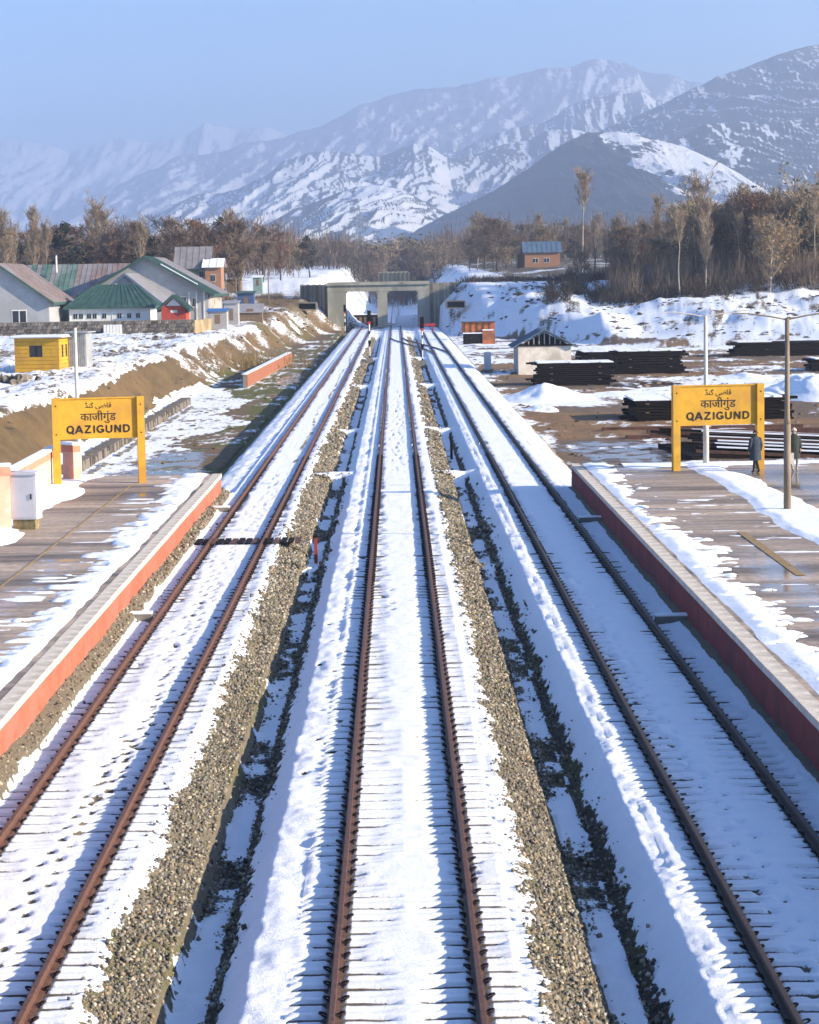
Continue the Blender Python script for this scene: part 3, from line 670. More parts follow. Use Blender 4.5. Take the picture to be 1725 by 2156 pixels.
def sign(pl, pr_, label, H=3.32, z0=PZ):
    pl = Vector((pl.x, pl.y, z0)); pr_ = Vector((pr_.x, pr_.y, z0)); W = (pr_-pl).length; mid = (pl+pr_)/2
    rz = math.atan2(pr_.y-pl.y, pr_.x-pl.x)
    t = thing('station_sign', label, 'station sign', mid, rz, 'station name boards')
    for s in (-1, 1): MB().box(s*W/2-.14, s*W/2+.14, -.16, .16, -.1, H).build('post', MAT['yellow'], t)
    bw = W/2-.14; zb = H-1.58
    MB().box(-bw, bw, -.05, .05, zb, H-.06).build('board', MAT['yellow'], t)
    MB().box(-bw, bw, -.09, .09, H-.06, H-.01).build('top_rail', MAT['yellow'], t)
    for body, wfrac, zc_, off, nm, hh in (('काजीगुंड', .46, zb+.83, .004, 'hindi_lettering', None), ('\uFB89\uFEE8\uFB94 \uFBFD\uFEBF\uFE8E\uFED7', .34, zb+1.26, .004, 'urdu_lettering', None)):
        me, v = text_mesh(body, .5, .004, nm, MAT['black'], off)
        w0 = v[:, 0].max()-v[:, 0].min(); s = 2*bw*wfrac/w0; h0 = v[:, 1].max()-v[:, 1].min(); sy = (hh/h0) if hh else s
        cx = (v[:, 0].max()+v[:, 0].min())/2; cy = (v[:, 1].max()+v[:, 1].min())/2
        v2 = np.c_[(v[:, 0]-cx)*s, -.056+v[:, 2]*-.5, (v[:, 1]-cy)*sy+zc_]
        me.vertices.foreach_set('co', v2.astype(np.float32).ravel()); me.update(); link(nm, me, t)
    stroke_word('QAZIGUND', 2*bw*.82, .29, zb+.37, -.060, t, .21)
    for s_ in (-1, 1):
        for zz_ in (zb+.2, H-.3): MB().tube([(s_*(W/2-.0), -.17, zz_), (s_*(W/2-.0), -.158, zz_)], .03, 6).build('bolt', MAT['darksteel'], t)
    return t
sign(onz(122, 1022, PZ), onz(300, 1016, PZ), 'yellow QAZIGUND station name board on the left platform')
sign(onz(1424, 991, PZ), onz(1600, 986, PZ), 'yellow QAZIGUND station name board on the right platform beside two men')

# ------------------------------------------------------------ poles, cabinets, people
def lamp_post(p, top, label, arms=True, m='pole', r=.095):
    t = thing('lamp_post', label, 'lamp post', p, 0, 'platform lamp posts')
    h = top-p.z
    MB().tube([(0, 0, -.1), (0, 0, h*.45)], [r*1.25, r*1.2], 10).tube([(0, 0, h*.45), (0, 0, h*.5), (0, 0, h)], [r*1.2, r*.9, r*.75], 10).build('pole', MAT[m], t, smooth=True)
    MB().tube([(0, 0, -.1), (0, 0, .05)], [.2, .2], 10).build('base', MAT['concdark'], t)
    if arms:
        MB().box(.08, .2, -.08, .08, 1.5, 1.85).build('junction_box', MAT['coping'], t)
        for s in (-1, 1):
            MB().tube([(0, 0, h-.05), (s*.55, 0, h+.06), (s*1.25, 0, h+.16)], .028, 6).build('arm', MAT[m], t)
            MB().box(min(s*1.2, s*1.75), max(s*1.2, s*1.75), -.05, .05, h+.15, h+.19).build('lamp_head', MAT[m], t)
    return t
p = onz(1658, 1075, PZ); lamp_post(p, at(1640, 670, p.y).z, 'two-armed lamp post in the snow strip of the right platform, nearer')
p = onz(1487, 978, PZ); lamp_post(p, at(1470, 665, p.y).z, 'two-armed lamp post behind the right station name board', m='palepole')
p = onz(168, 1012, .5); lamp_post(p, at(165, 690, p.y).z, 'slim pale pole without arms behind the left station name board', False, 'palepole', .09)
# relay cabinet on the left platform
p = onz(57, 1113, PZ)
t = thing('relay_cabinet', 'pale grey metal cabinet on a mossy plinth, left platform', 'cabinet', p, R(-8))
MB().box(-.36, .36, -.26, .26, -.1, .32).build('plinth', mat('mossy_concrete', (.22, .18, .09), .9, .4, 5, .3), t)
MB().box(-.42, .42, -.3, .3, .32, 1.72).build('body', MAT['box'], t)
MB().prism([(-.47, 1.72), (.47, 1.72), (.42, 1.79), (0, 1.84), (-.42, 1.79)], -.36, .36, 'y').build('lid', MAT['box'], t)
MB().box(-.37, .37, -.315, -.302, .38, 1.66).build('door', MAT['box'], t); MB().box(.24, .28, -.34, -.316, .95, 1.12).build('handle', MAT['darksteel'], t)
# pink wall segments
def wall_seg(name, a, b_, z0, h, thick, m, label, cat, capm=None, band=None, snowcap=True, group=None):
    a = Vector((a[0], a[1], 0)); b_ = Vector((b_[0], b_[1], 0)); L_ = (b_-a).length; mid = (a+b_)/2
    t = thing(name, label, cat, (mid.x, mid.y, z0), math.atan2(b_.y-a.y, b_.x-a.x), group)
    MB().box(-L_/2, L_/2, -thick/2, thick/2, -.5, h).build('wall', m, t)
    if band: MB().box(-L_/2-.02, L_/2+.02, -thick/2-.02, thick/2+.02, h-.28, h-.05).build('band', band, t)
    if snowcap: MB().box(-L_/2-.03, L_/2+.03, -thick/2-.05, thick/2+.05, h, h+.10).build('snow_cap', MAT['snow'], t)
    return t
A_ = at(26, 990, 79.5); B_ = at(114, 941, 90.3)
wall_seg('boundary_wall', (A_.x, 79.5), (B_.x, 90.3), PZ, 1.30, .25, MAT['pink'], 'flaking pink boundary wall behind the grey cabinet', 'wall', band=MAT['pinkred'])
A_ = at(138, 941, 91); B_ = at(161, 941, 90.4)
wall_seg('boundary_wall', (A_.x, 91), (B_.x, 90.4), PZ-.1, 1.5, .3, MAT['pink'], 'pink wall stub between the left sign posts', 'wall', band=MAT['pinkred'])
q = onz(12, 1118, PZ); wall_seg('boundary_wall', (q.x-.6, q.y), (q.x+.12, q.y+.3), PZ, 2.0, .25, MAT['pink'], 'pink wall end cut by the left picture edge', 'wall', band=MAT['pinkred'])
# people
def skin_body(nodes, edges, rad, name, m):
    me = bpy.data.meshes.new(name); me.from_pydata(nodes, edges, []); o = bpy.data.objects.new('tmp', me); C.objects.link(o)
    md = o.modifiers.new('s', 'SKIN'); 
    for i, r in enumerate(rad): me.skin_vertices[0].data[i].radius = (r, r) if not hasattr(r, '__len__') else r
    me.skin_vertices[0].data[0].use_root = True
    sd = o.modifiers.new('d', 'SUBSURF'); sd.levels = 2; sd.render_levels = 2
    bpy.context.view_layer.update()
    m2 = bpy.data.meshes.new_from_object(o.evaluated_get(bpy.context.evaluated_depsgraph_get())); bpy.data.objects.remove(o)
    m2.materials.clear(); m2.materials.append(m); m2.name = name; m2.polygons.foreach_set('use_smooth', [True]*len(m2.polygons)); return m2
def person(p, rz, label, robe, cap, legs, hh, pose):
    t = thing('person', label, 'person', p, rz)
    s = hh/1.7
    N_ = [(0,0,.92),(0,0,1.12),(0,0,1.34),(0,0,1.46),(0,-.01,1.58),(.09,0,.86),(.10,pose*.10,.48),(.10,pose*.02,.06),(.10,-.14+pose*.02,.03),(-.09,0,.86),(-.10,-pose*.12,.48),(-.10,pose*.12,.06),(-.10,pose*.12-.14,.03),
          (.17,0,1.38),(.23,.02,1.12),(.22,-.08,.90),(.22,-.10,.82),(-.17,0,1.38),(-.23,.02,1.12),(-.22,-.08,.90),(-.22,-.10,.82)]
    E_ = [(0,1),(1,2),(2,3),(3,4),(0,5),(5,6),(6,7),(7,8),(0,9),(9,10),(10,11),(11,12),(2,13),(13,14),(14,15),(15,16),(2,17),(17,18),(18,19),(19,20)]
    Rr = [.13,.12,.14,.055,.095,.09,.06,.042,.04,.09,.06,.042,.04,.06,.045,.033,.035,.06,.045,.033,.035]
    me = skin_body([(a*s, b_*s, c*s) for a, b_, c in N_], E_, [r*s for r in Rr], 'body', legs); link('body', me, t)
    # loose knee-length robe with hanging sleeves, lathe of ellipses
    b = MB(); rings = [(.50,.25,.19),(.62,.245,.185),(.80,.235,.175),(1.0,.22,.165),(1.2,.225,.155),(1.34,.215,.14),(1.43,.14,.10),(1.48,.075,.07)]
    n = 16
    for zz, rx, ry in rings:
        for k in range(n):
            an_ = 2*math.pi*k/n; rip = 1+.06*math.sin(an_*5+zz*2)*(1.45-zz); b.v.append((rx*rip*math.cos(an_)*s, (ry*rip*math.sin(an_)-.01)*s, zz*s))
    for i in range(len(rings)-1):
        for k in range(n): b.f.append((i*n+k, i*n+(k+1) % n, (i+1)*n+(k+1) % n, (i+1)*n+k))
    b.build('robe', robe, t, smooth=True)
    for sg in (-1, 1): MB().tube([(sg*.17*s, 0, 1.38*s), (sg*.25*s, .02, 1.12*s), (sg*.245*s, -.07*s, .88*s)], [.085*s, .075*s, .07*s], 10).build('sleeve', robe, t, smooth=True)
    hb = MB(); 
    for j in range(5):
        zz = 1.58+.03+.028*j; rr = .104*math.cos(j/4.6*math.pi/2)
        for k in range(10): an_ = 2*math.pi*k/10; hb.v.append((rr*math.cos(an_)*s, (rr*math.sin(an_)*1.1-.01)*s, zz*s))
    for j in range(4):
        for k in range(10): hb.f.append((j*10+k, j*10+(k+1) % 10, j*10+10+(k+1) % 10, j*10+10+k))
    hb.f.append(tuple(range(40, 50))); hb.build('cap', cap, t, smooth=True)
    fb = MB(); fb.tube([(0, -.10*s, 1.60*s), (0, -.125*s, 1.565*s)], [.012*s, .02*s], 5)
    for sg in (-1, 1): fb.box(sg*.035*s-.012*s, sg*.035*s+.012*s, -.108*s, -.095*s, 1.595*s, 1.61*s); fb.box(sg*.098*s-.01*s, sg*.098*s+.01*s, -.02*s, .02*s, 1.55*s, 1.61*s)
    fb.box(-.03*s, .03*s, -.112*s, -.10*s, 1.525*s, 1.535*s); fb.build('face', MAT['skin'], t)
    for sg in (-1, 1):
        h = MB(); h.tube([(sg*.22*s, -.10*s, .86*s), (sg*.22*s, -.115*s, .79*s)], [.035*s, .04*s], 6)
        for k in range(4): h.tube([(sg*.22*s, (-.085-.02*k)*s, .80*s), (sg*.215*s, (-.09-.02*k)*s, (.735-.01*(k in (1, 2)))*s), (sg*.205*s, (-.092-.02*k)*s, .715*s)], .009*s, 5)
        h.tube([(sg*.22*s, -.14*s, .82*s), (sg*.21*s, -.165*s, .78*s)], .011*s, 5); h.build('hand', MAT['skin'], t)
    return t
person(onz(1591, 995, PZ), R(200), 'person in a navy robe walking past the right sign post', MAT['cloth1'], mat('dark_red_cap', (.05, .02, .02), .9), mat('dark_trousers', (.015, .015, .02), .9), 1.62, 1)
person(onz(1672, 992, PZ), R(15), 'person in a charcoal robe and white cap behind the lamp post', MAT['cloth2'], mat('white_cap', (.6, .56, .5), .9), mat('pale_trousers', (.35, .3, .25), .9), 1.66, -1)

# ------------------------------------------------------------ drain walls on the left
def jit(b, a=.05):
    b.v = [(x+random.gauss(0, a), y+random.gauss(0, a), z+random.gauss(0, a)) for x, y, z in b.v]; return b
def slab_row(name, pts, z0, h, thick, m, piece, L_, label, cat, snowcap=True):
    a = Vector(pts[0]); b_ = Vector(pts[1]); D_ = (b_-a).length; mid = (a+b_)/2
    t = thing(name, label, cat, (mid.x, mid.y, z0), math.atan2(b_.y-a.y, b_.x-a.x)); n = max(1, int(D_/L_))
    ms = [jit(MB().box(-D_/n/2+.02, D_/n/2-.02, -thick/2, thick/2, -.6, h-.08*k)).mesh(piece, m) for k in range(4)]
    for i in range(n): link(piece, random.choice(ms), t, (-D_/2+(i+.5)*D_/n, random.gauss(0, .02), 0), (random.gauss(0, .01), 0, 0))
    if snowcap: MB().box(-D_/2, D_/2, -thick/2+.05, thick/2+.04, h, h+.08).build('snow_cap', MAT['snow'], t)
    return t
slab_row('drain_wall', ((-16.7, 108, 0), (-16.9, 186, 0)), -1.2, .55, .8, MAT['stone'], 'stone', .62, 'dark stone drain wall at the foot of the brown bank', 'wall', False)
slab_row('drain_wall', ((-15.6, 108, 0), (-15.9, 184, 0)), -1.2, .12, .25, MAT['concdark'], 'stone', 1.5, 'low dark kerb of the drain below the brown bank', 'kerb', False)
a1 = onz(517, 815, -1.1); a2 = onz(612, 762, -1.1)
t = thing('retaining_wall', 'red brick retaining wall with snow on top beside the muddy verge', 'wall', ((a1.x+a2.x)/2, (a1.y+a2.y)/2, -1.1), math.atan2(a2.y-a1.y, a2.x-a1.x))
Lw = math.hypot(a2.x-a1.x, a2.y-a1.y)
MB().box(-Lw/2, Lw/2, -.13, .2, -.5, 1.12).build('core', MAT['mortar'], t); jit(MB().box(-Lw/2-.03, Lw/2+.03, -.16, .4, 1.12, 1.2), .03).build('snow_cap', MAT['snow'], t)
bmesh_ = MB().box(-.98, .98, -.05, .05, -.085, .085).mesh('brick_course', MAT['brick'])
nb = int(Lw/2)
for r_ in range(6):
    for i in range(nb): link('brick', bmesh_, t, (-Lw/2+(i+.5)*Lw/nb, -.16, .1+r_*.18))

# ------------------------------------------------------------ buildings
def window(parent, x, z, w_, h, y, fm=None):
    f = MB().box(x-w_/2, x+w_/2, y-.04, y+.02, z, z+h).build('window', fm or MAT['white'], parent)
    for s in (-1, 1): MB().box(x+s*w_/4-w_/4+.06*w_ if s < 0 else x+.04*w_, x-.04*w_ if s < 0 else x+w_/2-.06*w_, y-.055, y-.042, z+.07*h, z+h-.07*h).build('pane', MAT['glass'], f)
def sheets(parent, p0, p1, q0, q1, n, mats, thick=.06, name='roof_sheet'):
    """roof plane: p0->p1 along the ridge (top), q0->q1 along the eave; n ribbed sheets, mats: function(i) -> material"""
    p0, p1, q0, q1 = map(Vector, (p0, p1, q0, q1)); nrm = (p1-p0).cross(q0-p0)
    if nrm.length < 1e-6: nrm = (q1-q0).cross(q0-p0)
    nrm.normalize(); nrm = nrm if nrm.z > 0 else -nrm
    for i in range(n):
        a, c = i/n, (i+1)/n-.02/n; b = MB(); A = p0.lerp(p1, a); B = p0.lerp(p1, c); D_ = q0.lerp(q1, a); E_ = q0.lerp(q1, c); up = nrm*thick
        b.hexa([D_, E_, B, A, D_+up, E_+up, B+up, A+up])
        A2 = A.lerp(B, .12); D2 = D_.lerp(E_, .12)
        b.hexa([D_+up, D2+up, A2+up, A+up, D_+up*1.9, D2+up*1.9, A2+up*1.9, A+up*1.9])
        b.build(name, mats(i), parent)
def gable_house(name, label, x, y, z, W, D_, hw, hr, axis='y', wallm=None, roofm=None, trim=None, rz=0, over=.5, ns=14, cat='house', windows=(), roofl=None, snow_eave=False):
    """axis 'y': ridge runs away from the camera, gable faces it"""
    wallm = wallm or MAT['greywall']; roofm = roofm or MAT['rooff']; t = thing(name, label, cat, (x, y, z), rz, None)
    rf = roofm if callable(roofm) else (lambda i: roofm)
    if axis == 'y':
        MB().prism([(-W/2, -1), (W/2, -1), (W/2, hw), (0, hr), (-W/2, hw)], -D_/2, D_/2, 'y').build('wall', wallm, t)
        sl = (hr-hw)/(W/2); eo = over; ze = hw-sl*eo
        for s in (-1, 1):
            rfl = (lambda i: roofl) if (roofl and s < 0) else rf
            sheets(t, (0, -D_/2-over, hr+.08), (0, D_/2+over, hr+.08), (s*(W/2+eo), -D_/2-over, ze+.08), (s*(W/2+eo), D_/2+over, ze+.08), ns, rfl)
            b = MB(); yf = -D_/2-over-.05
            b.hexa([(0, yf, hr-.22), (s*(W/2+eo), yf, ze-.22), (s*(W/2+eo), yf+.09, ze-.22), (0, yf+.09, hr-.22), (0, yf, hr+.1), (s*(W/2+eo), yf, ze+.1), (s*(W/2+eo), yf+.09, ze+.1), (0, yf+.09, hr+.1)])
            if trim: b.build('fascia', trim, t); MB().box(min(s*(W/2+eo), s*(W/2+eo+.06)), max(s*(W/2+eo), s*(W/2+eo+.06)), -D_/2-over, D_/2+over, ze-.25, ze+.1).build('fascia', trim, t)
        for (wx, wz, ww, wh) in windows: window(t, wx, wz, ww, wh, -D_/2)
    else:
        MB().prism([(-D_/2, -1), (D_/2, -1), (D_/2, hw), (0, hr), (-D_/2, hw)], -W/2, W/2, 'x').build('wall', wallm, t)
        sl = (hr-hw)/(D_/2); ze = hw-sl*over
        for s in (-1, 1):
            sheets(t, (-W/2-over, 0, hr+.08), (W/2+over, 0, hr+.08), (-W/2-over, s*(D_/2+over), ze+.08), (W/2+over, s*(D_/2+over), ze+.08), ns, rf)
        if trim: MB().box(-W/2-over, W/2+over, -D_/2-over-.06, -D_/2-over, ze-.2, ze+.1).build('fascia', trim, t)
        for (wx, wz, ww, wh) in windows: window(t, wx, wz, ww, wh, -D_/2)
    return t
def px_house(u0, u1, vbase, veave, vridge, Y):
    a = at(u0, vbase, Y); b_ = at(u1, vbase, Y); um = (u0+u1)/2
    z = at(um, vbase, Y).z; return (a.x+b_.x)/2, b_.x-a.x, z, at(um, veave, Y).z-z, at(um, vridge, Y).z-z
# long faded roof behind
x, W, z, he, hr = px_house(-20, 330, 690, 626, 557, 352)
def patch(i):
    k = i/34
    if .18 < k < .48: return MAT['roofgp'] if random.random() < .8 else MAT['roofgr']
    if .52 < k < .82: return MAT['roofp'] if random.random() < .75 else MAT['roofgr']
    return MAT['roofgr'] if random.random() < .7 else MAT['roofp']
gable_house('long_shed', 'long shed roof of faded green, red and grey sheets', x, 360, z, W, 18, he, hr, 'x', MAT['greywall'], patch, MAT['rooff'], ns=34, cat='building', over=.6)
# far-left gable
x, W, z, he, hr = px_house(-105, 105, 690, 632, 556, 306)
gable_house('gabled_building', 'grey gabled building cut by the left picture edge', x, 316, z, W, 20, he, hr, 'y', MAT['greywall'], MAT['roofp'], MAT['rooff'], ns=12, cat='building', over=.7, windows=[(2.6, .1, 2.0, 2.2)])
# hip roof building
Y0 = 315; x, W, z, he, hr = px_house(148, 317, 690, 645, 600, Y0)
t = thing('hip_roofed_building', 'white walled building under a green hip roof behind the stone wall', 'building', (x, Y0+4.5, z)); D_ = 9
MB().box(-W/2, W/2, -D_/2, D_/2, -1, he).build('wall', MAT['white'], t)
o_ = .7; rx = W*.27; rxl = -W*.22
e1 = [(-W/2-o_, -D_/2-o_, he-.1), (W/2+o_, -D_/2-o_, he-.1), (W/2+o_, D_/2+o_, he-.1), (-W/2-o_, D_/2+o_, he-.1)]
sheets(t, (rxl, 0, hr), (rx, 0, hr), e1[0], e1[1], 14, lambda i: MAT['rooff']); sheets(t, (rx, 0, hr), (rxl, 0, hr), e1[2], e1[3], 10, lambda i: MAT['rooff'])
sheets(t, (rx, 0, hr), (rx, .01, hr), e1[1], e1[2], 8, lambda i: MAT['rooff']); sheets(t, (rxl, .01, hr), (rxl, 0, hr), e1[3], e1[0], 8, lambda i: MAT['rooff'])
MB().box(-W/2-o_-.05, W/2+o_+.05, -D_/2-o_-.06, -D_/2-o_, he-.32, he-.05).build('fascia', MAT['rooff'], t); MB().box(W/2+o_, W/2+o_+.06, -D_/2-o_, D_/2+o_, he-.32, he-.05).build('fascia', MAT['rooff'], t)
for k in (.07, .14, .24, .31, .43, .62, .74, .85):
    window(t, -W/2+W*k, he*.42, .62, .75, -D_/2)
for k in (.0, .28, .53, .80, .995): MB().box(-W/2+W*k-.05, -W/2+W*k+.05, -D_/2-.05, -D_/2+.01, -.5, he).build('pilaster', MAT['white'], t)
MB().box(W/2-.3, W/2+.03, -D_/2-.03, -D_/2+.3, -.5, he).build('corner_pier', MAT['cream'], t)
# building whose lit right and shaded left slopes are put into sheet colours
x, W, z, he, hr = px_house(188, 345, 690, 641, 577, 328)
gable_house('gabled_building', 'building with pale grey right roof slope behind the hip roof', x, 338, z, W, 20, he, hr, 'y', MAT['greywall'], MAT['roofg'], MAT['roofb'], ns=10, cat='building', over=.5, roofl=MAT['roofb'])
# large green gable
x, W, z, he, hr = px_house(178, 440, 680, 616, 541, 345)
t = gable_house('gabled_building', 'large grey gabled building with steep green roof and snow on its edge', x, 360, z, W, 30, he, hr, 'y', MAT['greywall'], lambda i: MAT['rooff'] if i < 7 else MAT['roofg'], MAT['rooff'], ns=16, cat='building', over=.9, windows=[(5.6, 2.4, .7, 1.4), (7.2, 2.2, .7, 1.4)])
slp = (hr-he)/(W/2)
sn = MB(); sn.hexa([(W*.13, -15.9, hr-slp*W*.13+.12), (W*.42, -15.9, hr-slp*W*.42+.12), (W*.42, -15.3, hr-slp*W*.42+.12), (W*.13, -15.1, hr-slp*W*.13+.12)]+[(W*.13, -15.9, hr-slp*W*.13+.32), (W*.42, -15.9, hr-slp*W*.42+.32), (W*.42, -15.3, hr-slp*W*.42+.32), (W*.13, -15.1, hr-slp*W*.13+.32)]); sn.build('snow_patch', MAT['snow'], t)
for k in range(6): MB().box(W/2+.15, W/2+.4, -14+k*3.6, -13.7+k*3.6, -.5, he-.6).build('pillar', MAT['cream'], t)
for k in (.34, .40, .46): MB().box(W*k, W*k+.22, -15.1, -14.95, -.5, he+.0).build('pillar', MAT['cream'], t)
# red hut
x, W, z, he, hr = px_house(340, 392, 690, 644, 622, 308)
t = gable_house('red_hut', 'small red hut with green gable roof behind the wall', x, 311, z, W, 5, he-.1, hr, 'y', MAT['redhut'], MAT['rooff'], MAT['rooff'], ns=5, cat='hut', over=.5)
MB().prism([(-W*.3, he+.02), (W*.3, he+.02), (0, hr-.35)], -2.53, -2.45, 'y').build('gable_panel', MAT['white'], t); MB().box(-.4, .5, -2.54, -2.46, he-.9, he-.55).build('nameplate', MAT['cream'], t)
# houses behind
x, W, z, he, hr = px_house(372, 440, 600, 563, 520, 398)
gable_house('house', 'house with blue-grey roof and green upper wall among trees', x, 402.5, z-2, W, 9, he+2, hr+2, 'x', mat('green_wall', (.2, .25, .13), .9), MAT['roofgr'], None, ns=6, windows=[(-1.5, 3.2, .8, 1.2), (1.5, 3.2, .8, 1.2)])
x, W, z, he, hr = px_house(432, 466, 608, 562, 545, 396)
t = gable_house('brick_house', 'narrow orange brick house with snowy roof', x, 400, z-2, W, 7, he+2, hr+2, 'x', MAT['obrick'], MAT['snow'], None, ns=3, windows=[(0, 3.2, .8, 1.2)])
x, W, z, he, hr = px_house(1106, 1180, 556, 530, 509, 540)
gable_house('brick_house', 'orange brick house with blue-grey roof on the right rise', x, 545, z-1, W, 8, he+1, hr+1, 'x', MAT['obrick'], MAT['roofb'], None, ns=8, windows=[(-1.6, 1.3, 1.3, 1.1), (1.0, 1.3, 1.3, 1.1)])
x, W, z, he, hr = px_house(1092, 1122, 556, 535, 530, 542)
t = thing('annexe', 'low timber annexe left of the orange brick house', 'shed', (x, 548, z-1)); MB().box(-W/2, W/2, -3, 3, -1, he+1).build('wall', MAT['timber'], t); MB().box(-W/2-.2, W/2+.2, -3.2, 3.2, he+1.01, he+1.15).build('roof', MAT['roofgr'], t)
# huddle of sheds by the ochre wall
def shed(u0, u1, vb, vt, Y, wm, rm, label, D_=3, tilt=.3, cat='shed'):
    a = at(u0, vb, Y); b_ = at(u1, vb, Y); zt = at((u0+u1)/2, vt, Y).z; W = b_.x-a.x; h = zt-a.z
    t = thing('shed', label, cat, ((a.x+b_.x)/2, Y+D_/2, a.z), 0, None)
    MB().prism([(-D_/2, -1.5), (D_/2, -1.5), (D_/2, h-.1), (-D_/2, h-tilt-.1)], -W/2, W/2, 'x').build('wall', wm, t)
    MB().hexa([(-W/2-.2, -D_/2-.25, h-tilt-.09), (W/2+.2, -D_/2-.25, h-tilt-.09), (W/2+.2, D_/2+.25, h-.07), (-W/2-.2, D_/2+.25, h-.07), (-W/2-.2, -D_/2-.25, h-tilt), (W/2+.2, -D_/2-.25, h-tilt), (W/2+.2, D_/2+.25, h+.02), (-W/2-.2, D_/2+.25, h+.02)]).build('roof', rm, t)
    MB().box(-W*.12, W*.15, -D_/2-.03, -D_/2+.01, 0, h*.6).build('door', MAT['timber'], t)
    return t
shed(438, 478, 682, 650, 315, MAT['greywall'], MAT['tarp'], 'grey shed covered by a blue tarpaulin')
shed(472, 502, 675, 633, 330, MAT['greywall'], MAT['roofg'], 'small grey hut right of the blue tarpaulin')
shed(500, 535, 645, 613, 372, mat('blue_boards', (.06, .10, .24), .8), MAT['rooff'], 'dark blue hut with a green roof')
shed(500, 552, 665, 640, 342, MAT['timber'], MAT['roofg'], 'lean-to with a pale sloping sheet roof', tilt=1.2)
shed(533, 552, 602, 580, 430, mat('pale_teal', (.25, .38, .36), .8), MAT['snow'], 'pale teal cabin on the slope above the huts')
shed(478, 508, 600, 583, 420, MAT['timber'], MAT['snow'], 'dark timber store with snowy roof beneath the bare trees')
# stone wall
a = at(-30, 700, 300); b_ = at(408, 705, 300)
t = thing('stone_wall', 'long dark rubble stone wall in front of the houses', 'wall', ((a.x+b_.x)/2, 300, 2.0)); W = b_.x-a.x
MB().box(-W/2, W/2, -.18, .2, -1, 1.55).build('core', MAT['mortar'], t); MB().box(-W/2-.1, W/2+.1, -.3, .3, 1.72, 1.84).build('coping', MAT['concdark'], t)
stm = []
for k in range(8):
    b = MB(); b.box(-.28, .28, -.09, .09, -.19, .19); b.v = [(x_+random.gauss(0, .05), y_+random.gauss(0, .04), z_+random.gauss(0, .045)) for x_, y_, z_ in b.v]; stm.append(b.mesh('stone', mat('rubble_%s' % 'abcdefgh'[k], tuple(c*(.45+.17*k) for c in (.17, .145, .12)), .95, .2, 3, .2)))
nS = 62
for r_ in range(4):
    for i in range(nS): link('stone', random.choice(stm), t, (-W/2+(i+.5+(r_ % 2)*.4)*W/nS, -.22, .0+.21+r_*.44), (0, random.gauss(0, .05), 0), (W/nS/.58, 1, 1.1))
# ochre wall
a = at(408, 703, 300); b_ = at(552, 632, 372)
t = wall_seg('ochre_wall', (a.x, 300), (b_.x, 372), 2.0, 1.7, .3, mat('ochre_plaster', (.40, .29, .17), .9, .2, 1, .2, grime=(.22, .17, .09)), 'ochre boundary wall receding from the stone wall corner', 'wall', snowcap=False)
# white gate panel in the stone wall
a = at(220, 706, 299)
t = thing('gate', 'white boarded gate standing before the stone wall', 'gate', (at(238, 706, 299).x, 299.2, 2.0))
for i in range(6): MB().box(-1.2+i*.4+.02, -1.2+i*.4+.36, -.05, .03, -.3, 1.35).build('board', MAT['white'], t)
# yellow cabin
a = at(36, 787, 173); b_ = at(131, 785, 173); gz0 = a.z
t = thing('yellow_cabin', 'yellow boarded cabin with snow on its flat roof', 'cabin', ((a.x+b_.x)/2, 174.6, gz0), R(-6)); W = b_.x-a.x; hh = at(80, 712, 173).z-gz0
MB().box(-W/2+.02, W/2-.02, -1.55, 1.55, .1, hh).build('core', mat('yellow_dark', (.38, .2, .02), .8), t)
npk = 9
for i in range(npk):
    zz = .1+i*(hh-.1)/npk; hk = (hh-.1)/npk
    if 4 <= i <= 6: MB().box(-W/2, -W*.17, -1.6, -1.56, zz+.012, zz+hk-.012).build('plank', MAT['yellow'], t); MB().box(W*.13, W/2, -1.6, -1.56, zz+.012, zz+hk-.012).build('plank', MAT['yellow'], t)
    else: MB().box(-W/2, W/2, -1.6, -1.56, zz+.012, zz+hk-.012).build('plank', MAT['yellow'], t)
    MB().box(W/2-.01, W/2+.03, -1.6, 1.55, zz+.012, zz+hk-.012).build('plank', MAT['yellow'], t)
zz = .1+4*(hh-.1)/npk; f = MB().box(-W*.17, W*.13, -1.57, -1.54, zz, zz+3*(hh-.1)/npk).build('window', MAT['glass'], t)
MB().box(-.02, .02, -1.60, -1.575, zz, zz+3*(hh-.1)/npk).build('glazing_bar', MAT['darksteel'], f)
for yy in (-.8, .35): MB().box(W/2+.035, W/2+.045, yy, yy+.45, hh*.45, hh*.8).build('window', MAT['glass'], t)
MB().box(-W/2-.25, W/2+.35, -1.95, 1.9, hh, hh+.07).build('roof', MAT['roofg'], t); MB().box(-W/2-.2, W/2+.2, -1.9, 1.5, hh+.07, hh+.2).build('snow_cover', MAT['snow'], t)
for i in range(3): MB().box(-W/2+.3+i*W/2.6, -W/2+.6+i*W/2.6, -1.4, 1.4, -.4, .1).build('skid', MAT['timber'], t)
a = at(147, 772, 175); b_ = at(184, 770, 175)
t = thing('tin_booth', 'grey corrugated tin booth beside the yellow cabin', 'booth', ((a.x+b_.x)/2, 176.5, a.z), R(-6)); W = b_.x-a.x; hh = at(165, 700, 175).z-a.z
for i in range(9): MB().box(-W/2+i*W/9, -W/2+(i+.6)*W/9, -1.02, -.97, -.3, hh-.05).build('rib', MAT['galv'], t)
MB().box(-W/2, W/2, -.96, 1, -.3, hh-.05).build('body', MAT['galv'], t); MB().box(-W/2-.25, W/2+.25, -1.3, 1.2, hh-.04, hh+.05).build('roof', MAT['galv'], t)
t = thing('stone_heap', 'heap of rough building stones at the left picture edge', 'stone heap', (at(18, 812, 160).x, 160, 1.9))
